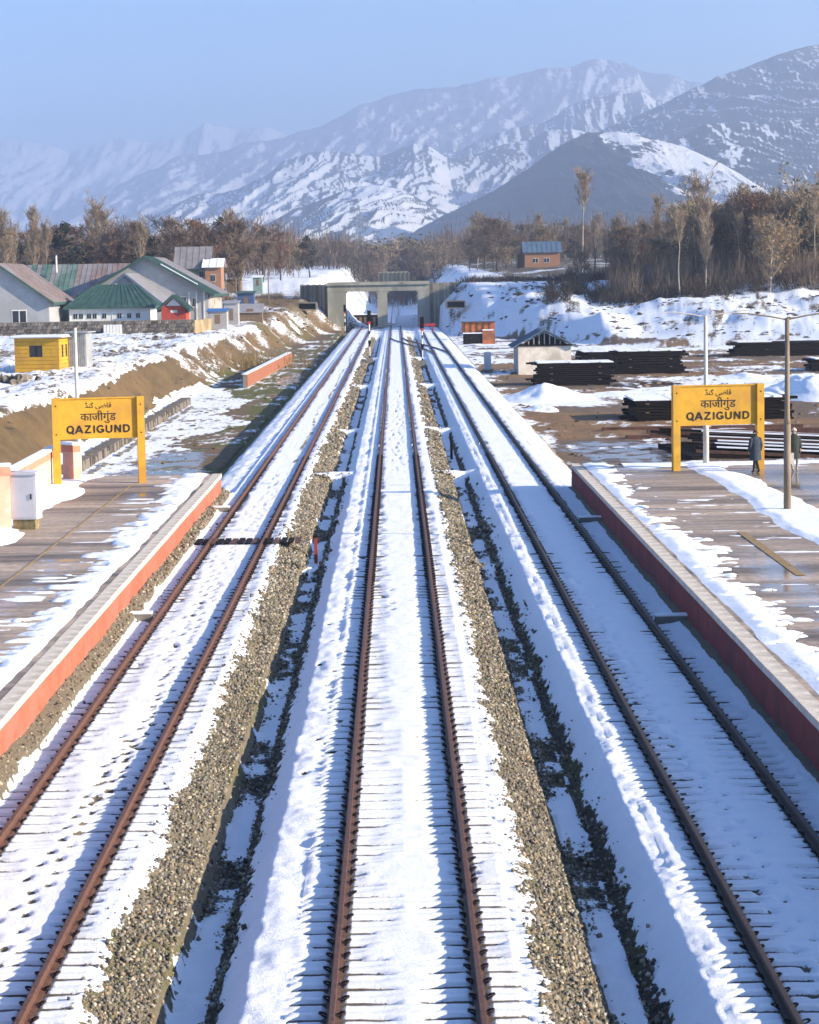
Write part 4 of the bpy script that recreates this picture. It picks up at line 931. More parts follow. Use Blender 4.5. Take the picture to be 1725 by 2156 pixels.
for i in range(22): link('stone', random.choice(stm), t, (random.gauss(0, .9), random.gauss(0, .7), random.random()*.35), (random.random()*3, random.random()*3, random.random()*3), (.8, 1.6, .8))
# white shed on the right
a = onz(1072, 790, -.85); b_ = at(1208, 793, a.y)
Ys = a.y; W = at(1203, 780, Ys).x-at(1092, 780, Ys).x; xm = (at(1203, 780, Ys).x+at(1092, 780, Ys).x)/2
t = thing('shed', 'cream walled shed with blue-grey gable roof beside the right track', 'shed', (xm, Ys+4.5, -.85), R(0))
hw = at(1150, 728, Ys).z+.85; hr = at(1150, 695, Ys).z+.85; D_ = 9
MB().prism([(-W/2, -.5), (W/2, -.5), (W/2, hw), (-W/2, hw)], -D_/2, D_/2, 'y').build('wall', MAT['cream'], t)
for s in (-1, 1): sheets(t, (0, -D_/2-.35, hr), (0, D_/2+.35, hr), (s*(W/2+.55), -D_/2-.35, hw-.18), (s*(W/2+.55), D_/2+.35, hw-.18), 9, lambda i: MAT['roofb'])
MB().prism([(-W/2, hw), (W/2, hw), (0, hr-.25)], -D_/2+.25, -D_/2+.35, 'y').build('gable', MAT['darksteel'], t)
for k in range(-4, 5): MB().box(k*W/10-.05, k*W/10+.05, -D_/2+.12, -D_/2+.2, hw, hw+(hr-hw)*(1-abs(k)/5.2)-.18).build('truss_strut', MAT['galv'], t)
MB().box(-W/2-.45, W/2+.45, -D_/2-.1, -D_/2+.05, hw-.02, hw+.14).build('tie_beam', MAT['darksteel'], t)
for k in range(4): MB().box(-W/2-.06, -W/2+.01, -D_/2+.4+k*2.2, -D_/2+1.2+k*2.2, -.3, hw-.2).build('buttress', MAT['galv'], t)
# trackside pillar
p = onz(1027, 783, -.8); t = thing('concrete_pillar', 'grey concrete cabinet pillar between the shed and the right track', 'pillar', p); MB().box(-.35, .35, -.3, .3, -.2, 1.95).build('body', MAT['box'], t); MB().box(-.55, .55, -.5, .5, -.2, .25).build('base', MAT['concdark'], t)
# rusty wagon body
a = at(977, 722, 330); b_ = at(1043, 722, 330); W = b_.x-a.x
t = thing('rusty_container', 'rust orange container with snow on a ledge at the foot of the snow heap', 'container', ((a.x+b_.x)/2, 332, a.z)); hh = at(1010, 679, 330).z-a.z
MB().box(-W/2, W*.1, -1.6, 1.5, -.3, hh*.45).build('lower_body', MAT['darksteel'], t); MB().box(W*.1, W/2, -1.75, 1.5, -.3, hh*.6).build('door_panel', MAT['rustorange'], t)
MB().box(-W/2-.2, W/2, -1.2, 1.5, hh*.45, hh).build('upper_body', MAT['rustorange'], t); MB().box(-W/2-.1, W*.12, -1.7, -1.22, hh*.45, hh*.5).build('snow_ledge', MAT['snow'], t)
MB().box(W*.1, W*.45, -1.75, -1.22, hh*.6, hh*.65).build('snow_ledge', MAT['snow'], t); MB().box(-W/2-.3, W/2+.1, -1.5, 1.6, hh, hh+.1).build('roof', MAT['ruststeel'], t)
for k in range(5): MB().box(-W/2+.1+k*W/5, -W/2+.22+k*W/5, -1.28, -1.2, hh*.46, hh).build('rib', MAT['ruststeel'], t)

# ------------------------------------------------------------ stacks of steel in the yard
def stack(u0, u1, vb, vt, label, z0=-.85, depth=5, layers=9, rows=7, snowy=.5, m='darksteel', rz=0):
    a = onz(u0, vb, z0); Y = a.y; x0 = at(u0, vb, Y).x; x1 = at(u1, vb, Y).x; h = at(u0, vt, Y).z-z0; W = x1-x0
    t = thing('steel_stack', label, 'steel stack', ((x0+x1)/2, Y+depth/2, z0), rz, 'stacks of dark steel bars in the yard')
    lh = h/layers; rw = depth/rows
    me1 = [MB().box(-W/2*k, W/2*k, -rw*.40, rw*.40, -lh*.42, lh*.42).mesh('steel_bar', MAT[m if k < 1 else 'ruststeel' if m != 'darksteel' else m]) for k in (.90, .96, 1.0)]
    for l in range(layers):
        for r_ in range(rows):
            if l < layers-1 and 1 < r_ < rows-1: continue
            link('steel_bar', random.choice(me1), t, (random.gauss(0, W*.05), -depth/2+(r_+.5)*rw, (l+.5)*lh), (0, random.gauss(0, .004), random.gauss(0, .006)))
        if l % 3 == 0:
            for k in (-.3, .3): MB().box(W*k-.12, W*k+.12, -depth/2, depth/2, l*lh-.03, l*lh+.03).build('spacer', MAT['timber'], t)
    MB().box(-W*.44, W*.44, -depth/2+rw*1.2, depth/2-rw, lh, h-lh*1.1).build('inner_bars', MAT[m], t)
    if snowy:
        n = int(24*snowy)+2; b = MB()
        xa = -W*.47
        while xa < W*.45:
            l_ = random.uniform(.1, .3)*W; 
            if random.random() < .35+snowy*.6: b.box(xa, min(xa+l_, W*.47), -depth/2+random.uniform(0, .8), depth/2, h+.01, h+.07+random.random()*.06)
            xa += l_*1.05
        if b.v: b.build('snow_cover', MAT['snow'], t)
    return t
stack(1128, 1298, 814, 766, 'dark steel stack in front of the cream shed', layers=11, snowy=.4)
stack(1300, 1442, 790, 741, 'dark steel stack with snow on top right of the shed', layers=9, snowy=.9, depth=7)
stack(1225, 1345, 772, 742, 'low dark steel stack behind the one at the shed', layers=5, snowy=.7, depth=6)
stack(1330, 1500, 888, 845, 'dark steel stack left behind the right station sign', layers=7, snowy=1, depth=6)
stack(1560, 1672, 886, 838, 'dark steel stack right behind the right station sign', layers=7, snowy=.6, depth=5)
stack(1545, 1900, 752, 722, 'long low dark steel stack below the sunlit snow slope', layers=6, snowy=.5, depth=6)
stack(1715, 1800, 782, 757, 'small dark steel stack at the right picture edge', layers=4, snowy=.4, depth=5)
# loose bars fanned out behind the right sign
p = onz(1600, 955, -.8); t = thing('steel_bar_pile', 'fanned pile of long dark bars with snow behind the two men', 'steel pile', (p.x, p.y, -.85), R(4), None)
for i in range(26):
    l_ = random.uniform(8, 11); yo = -3.2+i*.42; zo = .18+.62*(1-abs(i-15)/15)+.1*random.random()
    b = MB().box(-l_/2, l_/2, -.10, .10, -.07, .07); b.build('steel_bar', MAT['darksteel' if i % 3 else 'ruststeel'], t, (random.gauss(1.0, .5), yo, zo), (0, R(3)+random.gauss(0, .01), R(-9)+random.gauss(0, .03)))
    if i % 3 == 1: MB().box(-l_*.36, l_*.40, -.14, .16, .07, .13).build('snow_cover', MAT['snow'], t, (1.0, yo, zo), (0, R(3), R(-9)))
MB().box(-4.2, 5, -3, 6, -.3, .25).build('inner_bars', MAT['darksteel'], t)
for k, (u_, v_, L_) in enumerate(((1560, 918, 13), (1580, 908, 12), (1480, 902, 12), (1450, 878, 9))):
    p = onz(u_, v_, -.75); t = thing('rusty_rail', ('long rusty rail lying on mud, nearest the sign', 'long rusty rail lying on mud, second from the sign', 'rusty rail beyond the sign, third', 'short rusty rail nearest the dark stacks')[k], 'rail', p, random.gauss(0, .02))
    MB().box(-L_/2, L_/2, -.2, .2, -.05, .16).build('rail_head', MAT['ruststeel'], t); MB().box(-L_/2, L_/2, .5, .75, -.05, .12).build('rail_head', MAT['ruststeel'], t)

# ------------------------------------------------------------ snow mounds in the yard
def mound(u0, u1, vb, vt, label, z0=-.85, dep=5):
    a = onz((u0+u1)/2, vb, z0); Y = a.y+dep*.5; x0 = at(u0, vb, Y).x; x1 = at(u1, vb, Y).x; h = max(.3, at((u0+u1)/2, vt, Y).z-z0)
    n, m_ = 60, 36; gx, gy = np.meshgrid(np.linspace(-1, 1, n), np.linspace(-1, 1, m_)); r = np.sqrt(gx**2+gy**2)
    zz = h*np.clip(1-r, 0, 1)**.8*(.55+.9*fbm(gx*2.2+u0, gy*2+vb, 4, 7))-.08
    me = np_mesh('snow_mound', np.c_[((x1-x0)/2*gx).ravel(), (dep*gy).ravel(), zz.ravel()], grid_faces(*gx.shape), MAT['snow'], True)
    o = link('snow_mound', me, None, ((x0+x1)/2, Y, z0)); tag(o, label, 'snow mound', 'cleared snow mounds in the yard')
mound(1035, 1260, 846, 810, 'long cleared snow mound in front of the cream shed', dep=6)
mound(1590, 1800, 842, 782, 'big cleared snow mound right of the station sign', dep=9)
mound(1500, 1640, 800, 785, 'low snow mound beside the near lamp post', dep=8)
mound(1090, 1190, 868, 850, 'small flat snow patch mound before the yard mud', dep=3)

# ------------------------------------------------------------ bridge
YB = 426.0
def bx(u): return at(u, 640, YB).x
t = thing('road_bridge', 'grey concrete road bridge with two openings over the tracks', 'bridge', (0, YB, 0))
zt = at(800, 594, YB).z; zo = at(800, 613, YB).z
X0, X1, X2, X3, X4, X5 = bx(690), bx(727), bx(795), bx(816), bx(880), bx(905)
MB().box(X0, X5, 0, 9, zo, zt-.45).build('deck', MAT['conc'], t)
MB().box(X0-.1, X5+.1, -.35, -.01, zt-.5, zt).build('parapet', MAT['conc'], t); MB().box(X0-.1, X5+.1, 9.01, 9.3, zt-.5, zt+.1).build('parapet', MAT['conc'], t)
for (a, b_) in ((X0, X1), (X2, X3), (X4, X5)):
    MB().box(a+.01, b_-.01, .05, 8.9, -1.5, zo).build('pier', MAT['conc'], t)
for (xx, s) in ((X1, 1), (X2, -1), (X3, 1), (X4, -1)):
    MB().prism([(xx-.02*s, zo-.45), (xx-.02*s, zo+.02), (xx+.45*s, zo+.02)], .1, 8.8, 'y').build('haunch', MAT['conc'], t)
# wing walls made of vertical panels
def wings(xa, xb, n, lab):
    for i in range(n):
        k0 = i/n; k1 = (i+1)/n; a = xa+(xb-xa)*k0; b_ = xa+(xb-xa)*k1; yy = 1.5+k0*2.4
        MB().box(min(a, b_)+.03, max(a, b_)-.03, yy, yy+.5, -1.5+k0*5.0, zt-.2-.25*(i % 2)*.4).build('wall_panel', MAT['conc' if i % 3 else 'concdark'], t)
        MB().box(min(a, b_)-.06, min(a, b_)+.10, yy-.22, yy+.1, -1.5+k0*5, zt-.3).build('rib', MAT['concdark'], t)
wings(X0, bx(632), 9, ''); wings(X5, bx(985), 11, '')
# second parapet behind the deck
MB().box(bx(797), bx(862), 12, 12.5, zt-.5, at(830, 572, YB+12).z).build('back_parapet', MAT['conc'], t)
for k in range(8): MB().box(bx(797)+k*.8, bx(797)+k*.8+.2, 11.8, 12.0, zt-.5, at(830, 573, YB+12).z).build('rib', MAT['concdark'], t)
# brown wall / wagon in the left opening
t = thing('low_wall', 'dark brown low wall seen through the left bridge opening', 'wall', (at(762, 690, 447).x, 447, -.4)); W = at(795, 690, 447).x-at(728, 690, 447).x
MB().box(-W/2-4.5, W/2+1.0, -.2, .2, -1, 2.3).build('wall', MAT['darksteel'], t)
for k in range(7): MB().box(-W/2+k*W/7, -W/2+k*W/7+.5, -.3, -.21, -.5, 1.9).build('plank', MAT['timber'], t)
MB().box(-W/2-4.5, W/2+1, -.4, .4, 2.3, 2.5).build('snow_cap', MAT['snow'], t)
# small culvert mouths in the banks
for (u_, v_, s, lab) in ((647, 645, 1, 'dark culvert mouth in the snowy bank left of the bridge'), (960, 641, -1, 'dark culvert mouth in the snow slope right of the bridge')):
    p = at(u_, v_, 408 if s > 0 else 400); t = thing('culvert', lab, 'culvert', p)
    MB().box(-1.6, 1.6, -.5, 3, -.7, -.5).build('floor', MAT['concdark'], t); MB().box(-1.6, 1.6, -.5, 3, .5, .7).build('lid', MAT['concdark'], t)
    for q_ in (-1, 1): MB().box(q_*1.6-.12, q_*1.6+.12, -.5, 3, -.5, .5).build('side', MAT['concdark'], t)
    MB().box(-1.45, 1.45, 0, .1, -.5, .5).build('grille', MAT['darksteel'], t)
# gate piers by the bridge
p = onz(683, 692, -.5); t = thing('gate_pier', 'white striped kiosk block beside the left bridge pier', 'pier', (p.x, p.y, -.5))
for k in range(3): MB().box(-1.6+k*1.2, -.9+k*1.2, -.5, .5, -.5, 3.1).build('slab', MAT['white' if k != 1 else 'coping'], t)
MB().box(.95, 1.25, -.55, -.5, .6, 2.6).build('red_stripe', MAT['red'], t)
# signals
def signal(u_, vb, vt, z0, label, headcol='red'):
    p = onz(u_, vb, z0); zt_ = at(u_, vt, p.y).z; h = zt_-z0
    t = thing('railway_signal', label, 'railway signal', p, 0, 'railway signals'); 
    MB().tube([(0, 0, -.5), (0, 0, h-1.3)], .07, 8).build('post', MAT['white'], t, smooth=True)
    for k in range(3): MB().tube([(0, 0, .2+k*h*.25), (0, 0, .2+k*h*.25+.35)], .078, 8).build('band', MAT['darksteel'], t)
    MB().box(-.18, .18, -.12, .12, h-1.1, h).build('head', MAT['darksteel'], t)
    for k in range(2): MB().tube([(0, -.13, h-.4-k*.6), (0, -.3, h-.4-k*.6)], .11, 8).build('hood', MAT['darksteel'], t)
    MB().box(-.2, .2, .13, .15, h-1.15, h+.05).build('backplate', MAT['darksteel'], t); MB().box(-.16, .16, -.14, -.121, h-1.4, h-1.13).build('lower_plate', MAT['red'], t)
    MB().box(-.35, .35, -.25, .25, -.4, .35).build('base', MAT['concdark'], t); MB().box(-.16, .16, -.2, -.05, h*.35, h*.35+.35).build('number_plate', MAT['darksteel'], t)
signal(779, 760, 655, -.3, 'railway signal standing between the left and middle tracks')
signal(890, 766, 668, -.3, 'railway signal standing between the middle and right tracks')
signal(727, 705, 642, -.4, 'railway signal at the left bridge pier')
# lattice tower
p = at(757, 560, 820); t = thing('pylon', 'pale steel lattice power pylon before the mountains', 'pylon', (p.x, 820, 8)); h = at(757, 432, 820).z-8
b = MB()
for k in range(10):
    z0 = h*k/10; z1 = h*(k+1)/10; w0 = 2.6*(1-k/11); w1 = 2.6*(1-(k+1)/11)
    for sx in (-1, 1):
        for sy in (-1, 1): b.bar((sx*w0, sy*w0, z0), (sx*w1, sy*w1, z1), .22)
    for sy in (-1, 1): b.bar((-w0, sy*w0, z0), (w1, sy*w1, z1), .13); b.bar((w0, sy*w0, z0), (-w1, sy*w1, z1), .13); b.bar((sy*w0, -w0, z0), (sy*w1, w1, z1), .13); b.bar((sy*w0, w0, z0), (sy*w1, -w1, z1), .13)
b.build('lattice', MAT['galv'], t)
for k in range(3): MB().bar((-4.2+k*.5, 0, h*(.72+.11*k)), (4.2-k*.5, 0, h*(.72+.11*k)), .25).build('crossarm', MAT['galv'], t)
# net fence on the bank right of the bridge
p0 = at(985, 600, 436); p1 = at(1112, 596, 452)
t = thing('net_fence', 'pale blue net fence along the snowy bank right of the bridge', 'fence', ((p0.x+p1.x)/2, 444, 6.9), math.atan2(16, p1.x-p0.x)); Lf = math.hypot(p1.x-p0.x, 16)
for i in range(9): MB().bar((-Lf/2+i*Lf/8, 0, -.5), (-Lf/2+i*Lf/8, 0, 2.3), .09).build('post', MAT['galv'], t)
for k in range(6): MB().bar((-Lf/2, 0, .2+k*.4), (Lf/2, 0, .2+k*.4), .025).build('wire', MAT['galv'], t)
# poles near houses
for k, (u_, v0, v1, Y) in enumerate(((119, 560, 538, 356), (498, 640, 585, 380), (566, 625, 575, 415))):
    a = at(u_, v0, Y); tp = at(u_, v1, Y).z; t = thing('chimney_pole' if k == 0 else 'utility_pole', ('white vent pipe on the long faded roof', 'slim grey utility pole by the sheds', 'slim grey utility pole near the bridge road')[k], 'pole', a, 0)
    MB().tube([(0, 0, -1), (0, 0, tp-a.z)], .16 if k == 0 else .11, 6).build('pole', MAT['white' if k == 0 else 'pole'], t); MB().bar((-.5, 0, tp-a.z-.3), (.5, 0, tp-a.z-.3), .1).build('crossarm', MAT['pole'], t)

# ------------------------------------------------------------ trees
def ribbon(V0, V1, w0, w1, r):
    """thin flat tapered strips between points; returns quads"""
    d_ = V1-V0; n_ = r.normal(size=d_.shape); s = np.cross(d_, n_); s /= np.linalg.norm(s, axis=1)[:, None]+1e-9
    return np.stack([V0-s*w0/2, V0+s*w0/2, V1+s*w1/2, V1-s*w1/2], 1)
def tree_meshes(kind, seed):
    r = np.random.default_rng(seed); rr = random.Random(seed)
    P = dict(poplar=dict(H=20, w=2.2, up=2.6, nb=46, ns=9, nt=7, h0=.30, tw=.055, tl=1.0, m='twigpale', tm='palebark', leaf=None, r=.20),
             bare=dict(H=13, w=4.6, up=.9, nb=34, ns=10, nt=9, h0=.22, tw=.07, tl=.95, m='twig', tm='bark', leaf=None, r=.24),
             russet=dict(H=12, w=4.2, up=.8, nb=34, ns=9, nt=8, h0=.18, tw=.07, tl=.8, m='twigred', tm='bark', leaf=('twigred', 1000, .18), r=.22),
             dark=dict(H=13, w=3.6, up=.35, nb=26, ns=8, nt=6, h0=.25, tw=.07, tl=.7, m='twig', tm='bark', leaf=('leafdark', 2300, .24), r=.24),
             olive=dict(H=9, w=3.6, up=1.2, nb=32, ns=8, nt=7, h0=.08, tw=.06, tl=.8, m='twigpale', tm='bark', leaf=('leafolive', 800, .18), r=.15),
             gold=dict(H=11, w=3.2, up=1.3, nb=30, ns=8, nt=7, h0=.18, tw=.06, tl=.8, m='twigpale', tm='palebark', leaf=('leafgold', 1000, .19), r=.16),
             spire=dict(H=22, w=1.9, up=2.2, nb=26, ns=8, nt=7, h0=.66, tw=.06, tl=1.0, m='twigpale', tm='palebark', leaf=None, r=.26),
             snag=dict(H=17, w=1.0, up=1.5, nb=16, ns=3, nt=2, h0=.3, tw=.06, tl=.5, m='twig', tm='bark', leaf=None, r=.22))[kind]
    H = P['H']; b = MB(); k = 9; ox = oy = 0; pts = []; lean = rr.uniform(-.03, .03)
    for i in range(k): pts.append((ox+lean*H*i/k, oy, H*.93*i/(k-1)-.4)); ox += rr.gauss(0, .12); oy += rr.gauss(0, .12)
    b.tube(pts, [P['r']*(1-i/(k-.6)) for i in range(k)], 6)
    def tp(t_): 
        q_ = t_*(k-1); i = min(int(q_), k-2); f_ = q_-i; return np.array(pts[i])*(1-f_)+np.array(pts[i+1])*f_
    tw0, tw1 = [], []; ends = []; sec0, sec1 = [], []; cl = r.random(64)
    for i in range(P['nb']):
        t_ = P['h0']+(1-P['h0'])*((i+rr.random())/P['nb'])*.97; s0 = tp(t_*.98)
        rel = (t_-P['h0'])/(1-P['h0'])
        prof_ = (math.sin(math.pi*min(1, rel*.80+.22))**.8) if kind not in ('poplar',) else (.35+.65*math.sin(math.pi*min(1, rel*.9+.12)))
        az = rr.random()*2*math.pi; Ln = P['w']*prof_*rr.uniform(.55, 1.2)*(1 if cl[int(az*5) % 64] > .25 else .55)
        dir_ = np.array([math.cos(az), math.sin(az), P['up']*rr.uniform(.6, 1.3)]); e_ = s0+dir_*Ln/(1 if kind != 'poplar' else 1.0)
        e_[2] = min(e_[2], H*1.02+rr.random())
        b.tube([s0, (s0+e_)/2+np.array([0, 0, -.1*Ln*.3]), e_], [P['r']*.38*(1-.6*rel), P['r']*.22*(1-.6*rel), .02], 3, False)
        for j in range(P['ns']):
            u_ = rr.uniform(.25, 1.0); q0 = s0+(e_-s0)*u_; dd_ = r.normal(size=3); dd_[2] = abs(dd_[2])*.7+P['up']*.3; dd_ = dd_/np.linalg.norm(dd_)*Ln*.36*rr.uniform(.5, 1.3)
            q1 = q0+dd_+(e_-s0)*.1; sec0.append(q0); sec1.append(q1)
            for l in range(P['nt']):
                u2 = rr.uniform(.2, 1.0); g0 = q0+(q1-q0)*u2; g = r.normal(size=3)*.6+dd_/np.linalg.norm(dd_)*.7; g[2] += .25*P['up']; g = g/np.linalg.norm(g)*P['tl']*rr.uniform(.5, 1.3)
                tw0.append(g0); tw1.append(g0+g); ends.append(g0+g*.6)
    Q = np.concatenate([ribbon(np.array(sec0), np.array(sec1), .07, .04, r), ribbon(np.array(tw0), np.array(tw1), P['tw'], .02, r)])
    trunk = b.mesh('trunk', MAT[P['tm']], True)
    mats = [MAT[P['m']]]; mi = np.zeros(len(Q), int)
    if P['leaf']:
        lm, nl, ls = P['leaf']; E_ = np.array(ends); c = E_[r.integers(0, len(E_), nl)]+r.normal(size=(nl, 3))*.22
        clump = vn(c[:, 0]*.8+c[:, 1]*.5, c[:, 2]*.8, seed) > .34; c = c[clump]; nl = len(c)
        a_ = r.normal(size=(nl, 3)); a_ /= np.linalg.norm(a_, axis=1)[:, None]; n2 = r.normal(size=(nl, 3)); s = np.cross(a_, n2); s /= np.linalg.norm(s, axis=1)[:, None]
        sz = ls*(.6+.8*r.random((nl, 1))); QL = np.stack([c-a_*sz, c+s*sz*.6, c+a_*sz, c-s*sz*.6], 1); Q = np.concatenate([Q, QL]); mi = np.concatenate([mi, np.ones(nl, int)]); mats.append(MAT[lm])
    me = np_mesh('crown', Q.reshape(-1, 3), np.arange(len(Q)*4).reshape(-1, 4), None)
    for m_ in mats: me.materials.append(m_)
    me.polygons.foreach_set('material_index', mi.astype(np.int32)); me.update()
    return H, trunk, me
TREES = {k: [tree_meshes(k, 100+i*7+len(k)) for i in range(n)] for k, n in (('poplar', 3), ('bare', 4), ('russet', 3), ('dark', 3), ('olive', 2), ('gold', 2), ('snag', 2), ('spire', 2))}
NAME = dict(poplar='poplar_tree', bare='bare_tree', russet='russet_tree', dark='dark_tree', olive='olive_tree', gold='golden_tree', snag='dead_tree', spire='poplar_tree')
def where(u_, side):
    L_ = dict(l=((40, 'above the far-left gabled building'), (125, 'above the green part of the long faded roof'), (215, 'above the red part of the long faded roof'), (300, 'left of the green gable peak'), (370, 'above the big green gable'), (440, 'around the blue-grey roofed house'), (480, 'above the narrow brick house'), (9999, 'above the huts near the bridge')),
              r=((1335, 'just right of the two dead trunks'), (1400, 'around the slender white-trunked poplar'), (1460, 'left of the right sign, above the snow slope'), (1520, 'around the tall poplar of the thicket'), (1580, 'above the left half of the right sign'), (1640, 'above the right half of the right sign'), (1690, 'above the near lamp post'), (9999, 'at the right picture edge')),
              b=((1075, 'left of the brick house'), (1190, 'over the brick house'), (1290, 'right of the brick house'), (9999, 'far behind the thicket')),
              m=((720, 'left of the pylon'), (800, 'around the pylon'), (880, 'above the right bridge opening'), (9999, 'between bridge and brick house')))[side]
    for a_, t_ in L_:
        if u_ < a_: return t_
def tree(kind, u_, vt, Y, vb=None, wide=1.0, label=None, group=None, var=None):
    g = at(u_, 560, Y); z0 = gz(g.x, Y) if vb is None else at(u_, vb, Y).z; h = at(u_, vt, Y).z-z0
    if h < 2: h = 2
    H, tm_, cm_ = TREES[kind][var if var is not None else random.randrange(len(TREES[kind]))]
    t = thing(NAME[kind], label, 'tree', (g.x, Y, z0-.1), random.random()*6.28, group); s = h/H
    t.scale = (s*wide, s*wide, s)
    link('trunk', tm_, t); link('crown', cm_, t); return t
GL = 'trees behind the houses'; GR = 'trees of the thicket on the right rise'; GM = 'trees along the far valley edge'
# left wood: labelled individuals, then the rest of the row
tree('poplar', 208, 418, 430, wide=1.35, label='tallest pale bare poplar behind the long faded roof', group=GL)
tree('poplar', 68, 428, 450, wide=1.0, label='slim pale poplar rising near the left picture edge', group=GL)
tree('dark', 150, 452, 425, wide=1.25, label='broad dark-crowned tree left of the tall pale poplar', group=GL)
tree('dark', 462, 442, 450, wide=.9, label='tall dark tree with layered crown right of the blue-grey roof', group=GL)
tree('dark', 418, 462, 450, wide=.9, label='shorter dark tree left of the layered one', group=GL)
tree('bare', 365, 448, 440, wide=1.0, label='bare grey-brown tree above the green gable', group=GL)
tree('bare', 552, 465, 460, wide=1.15, label='rounded bare mauve-brown tree above the huts', group=GL)
tree('russet', 590, 478, 470, wide=.9, label='small russet tree right of the rounded bare one', group=GL)
tree('dark', 652, 488, 520, wide=1.0, label='lone dark round tree left of the pylon', group=GL)
tree('gold', 630, 520, 520, wide=1.0, label='little golden tree beside the lone dark one', group=GL)
for i in range(34):
    u_ = -10+i*15.5+random.uniform(-8, 8); k = random.choice(['bare', 'bare', 'olive', 'russet', 'dark', 'bare', 'poplar', 'dark', 'bare'])
    if u_ > 500 and k == 'poplar': k = 'bare'
    vt = random.uniform(446, 508) if k != 'poplar' else random.uniform(432, 465)
    tree(k, u_, vt, random.uniform(410, 500), wide=random.uniform(.9, 1.3), label='%s %s %s' % ('taller' if vt < 472 else 'lower', dict(bare='bare brown tree', olive='olive leafed tree', russet='russet tree', gold='golden leafed tree', poplar='pale slim poplar', spire='bare-stemmed poplar', snag='dead bare trunk', dark='dark dense tree')[k], where(u_, 'l')), group=GL)
# right wood
tree('spire', 1226, 345, 415, wide=.95, label='tallest pale white-barked poplar right of the brick house', group=GR, var=0)
tree('snag', 1256, 418, 418, wide=1.0, label='dark bare-topped trunk right of the tallest poplar', group=GR)
tree('snag', 1278, 448, 420, wide=1.0, label='shorter dark bare trunk right of the tallest poplar', group=GR)
tree('bare', 1222, 520, 400, wide=.9, label='low bare tree at the foot of the tallest poplar', group=GR)
tree('bare', 1048, 450, 560, wide=1.35, label='large dark bare tree behind the annexe', group=GR)
tree('bare', 1020, 462, 600, wide=1.2, label='large bare tree left of the annexe', group=GR)
tree('olive', 1065, 520, 540, wide=1.2, label='yellow-green bush tree left of the brick house', group=GR)
tree('russet', 1330, 480, 420, wide=1.1, label='russet low tree in front of the thicket', group=GR)
tree('poplar', 1476, 362, 430, wide=1.3, label='tall pale bare poplar in the middle of the thicket', group=GR)
tree('spire', 1383, 402, 440, wide=.9, label='slender white-trunked poplar between the two tall ones', group=GR)
tree('russet', 1572, 392, 400, wide=1.35, label='dark russet crowned tree above the thicket', group=GR)
tree('dark', 1694, 418, 385, wide=1.1, label='dark green tree near the right picture edge', group=GR)
tree('gold', 1622, 450, 380, wide=1.25, label='golden dry-leaved tree left of the dark green one', group=GR)
for i in range(64):
    u_ = 1290+i*7.2+random.uniform(-10, 10); k = random.choice((['gold', 'olive', 'russet', 'gold'] if u_ > 1520 else [])+['bare', 'bare', 'russet', 'gold', 'bare', 'bare', 'poplar', 'poplar', 'snag', 'spire', 'olive'])
    sk = np.interp(u_, [1290, 1400, 1500, 1600, 1750], [480, 455, 425, 405, 400])
    vt = random.uniform(sk-14, sk+70) if k not in ('poplar', 'snag', 'spire') else random.uniform(sk-40, sk+15); Y = random.uniform(372, 470) if u_ > 1450 else random.uniform(405, 500)
    tree(k, u_, vt, Y, wide=random.uniform(.9, 1.35), label='%s %s %s' % ('taller' if vt < sk+32 else 'lower', dict(bare='bare brown tree', olive='olive leafed tree', russet='russet tree', gold='golden leafed tree', poplar='pale slim poplar', spire='bare-stemmed poplar', snag='dead bare trunk', dark='dark dense tree')[k], where(u_, 'r')), group=GR)
for i in range(34):
    u_ = 985+i*12+random.uniform(-8, 8); k = random.choice(['bare', 'poplar', 'bare', 'dark', 'olive'])
    vt = random.uniform(462, 505) if k != 'poplar' else random.uniform(440, 480); tree(k, u_, vt, random.uniform(590, 720), wide=random.uniform(.9, 1.3), label='%s %s %s' % ('taller' if vt < 482 else 'lower', dict(bare='bare brown tree', olive='olive leafed tree', russet='russet tree', gold='golden leafed tree', poplar='pale slim poplar', spire='bare-stemmed poplar', snag='dead bare trunk', dark='dark dense tree')[k], where(u_, 'b')), group=GM)
for i in range(26):
    u_ = 600+i*16+random.uniform(-7, 7); k = random.choice(['bare', 'bare', 'bare', 'olive', 'poplar'])
    vt = random.uniform(498, 522); tree(k, u_, vt, random.uniform(700, 900), wide=random.uniform(1.0, 1.5), label='%s %s %s' % ('taller' if vt < 510 else 'lower', dict(bare='bare brown tree', olive='olive leafed tree', russet='russet tree', gold='golden leafed tree', poplar='pale slim poplar', spire='bare-stemmed poplar', snag='dead bare trunk', dark='dark dense tree')[k], where(u_, 'm')), group=GM)
for u_, vt, lab in ((1432, 432, 'slim pale poplar stem left of the tall thicket poplar'), (1556, 440, 'pale bent poplar stem left of the dark russet crown'), (1712, 388, 'pale poplar stem cut by the right picture edge')):
    tree('spire', u_, vt, random.uniform(366, 385), wide=.9, label=lab, group=GR)
for u_, vt, lab in ((28, 470, 'thin pale poplar at the left picture edge'), (98, 458, 'thin pale poplar right of the slim one at the left edge'), (300, 455, 'thin pale poplar above the faded red roof'), (505, 470, 'thin pale poplar right of the layered dark tree')):
    tree('poplar', u_, vt, random.uniform(405, 425), wide=.8, label=lab, group=GL)
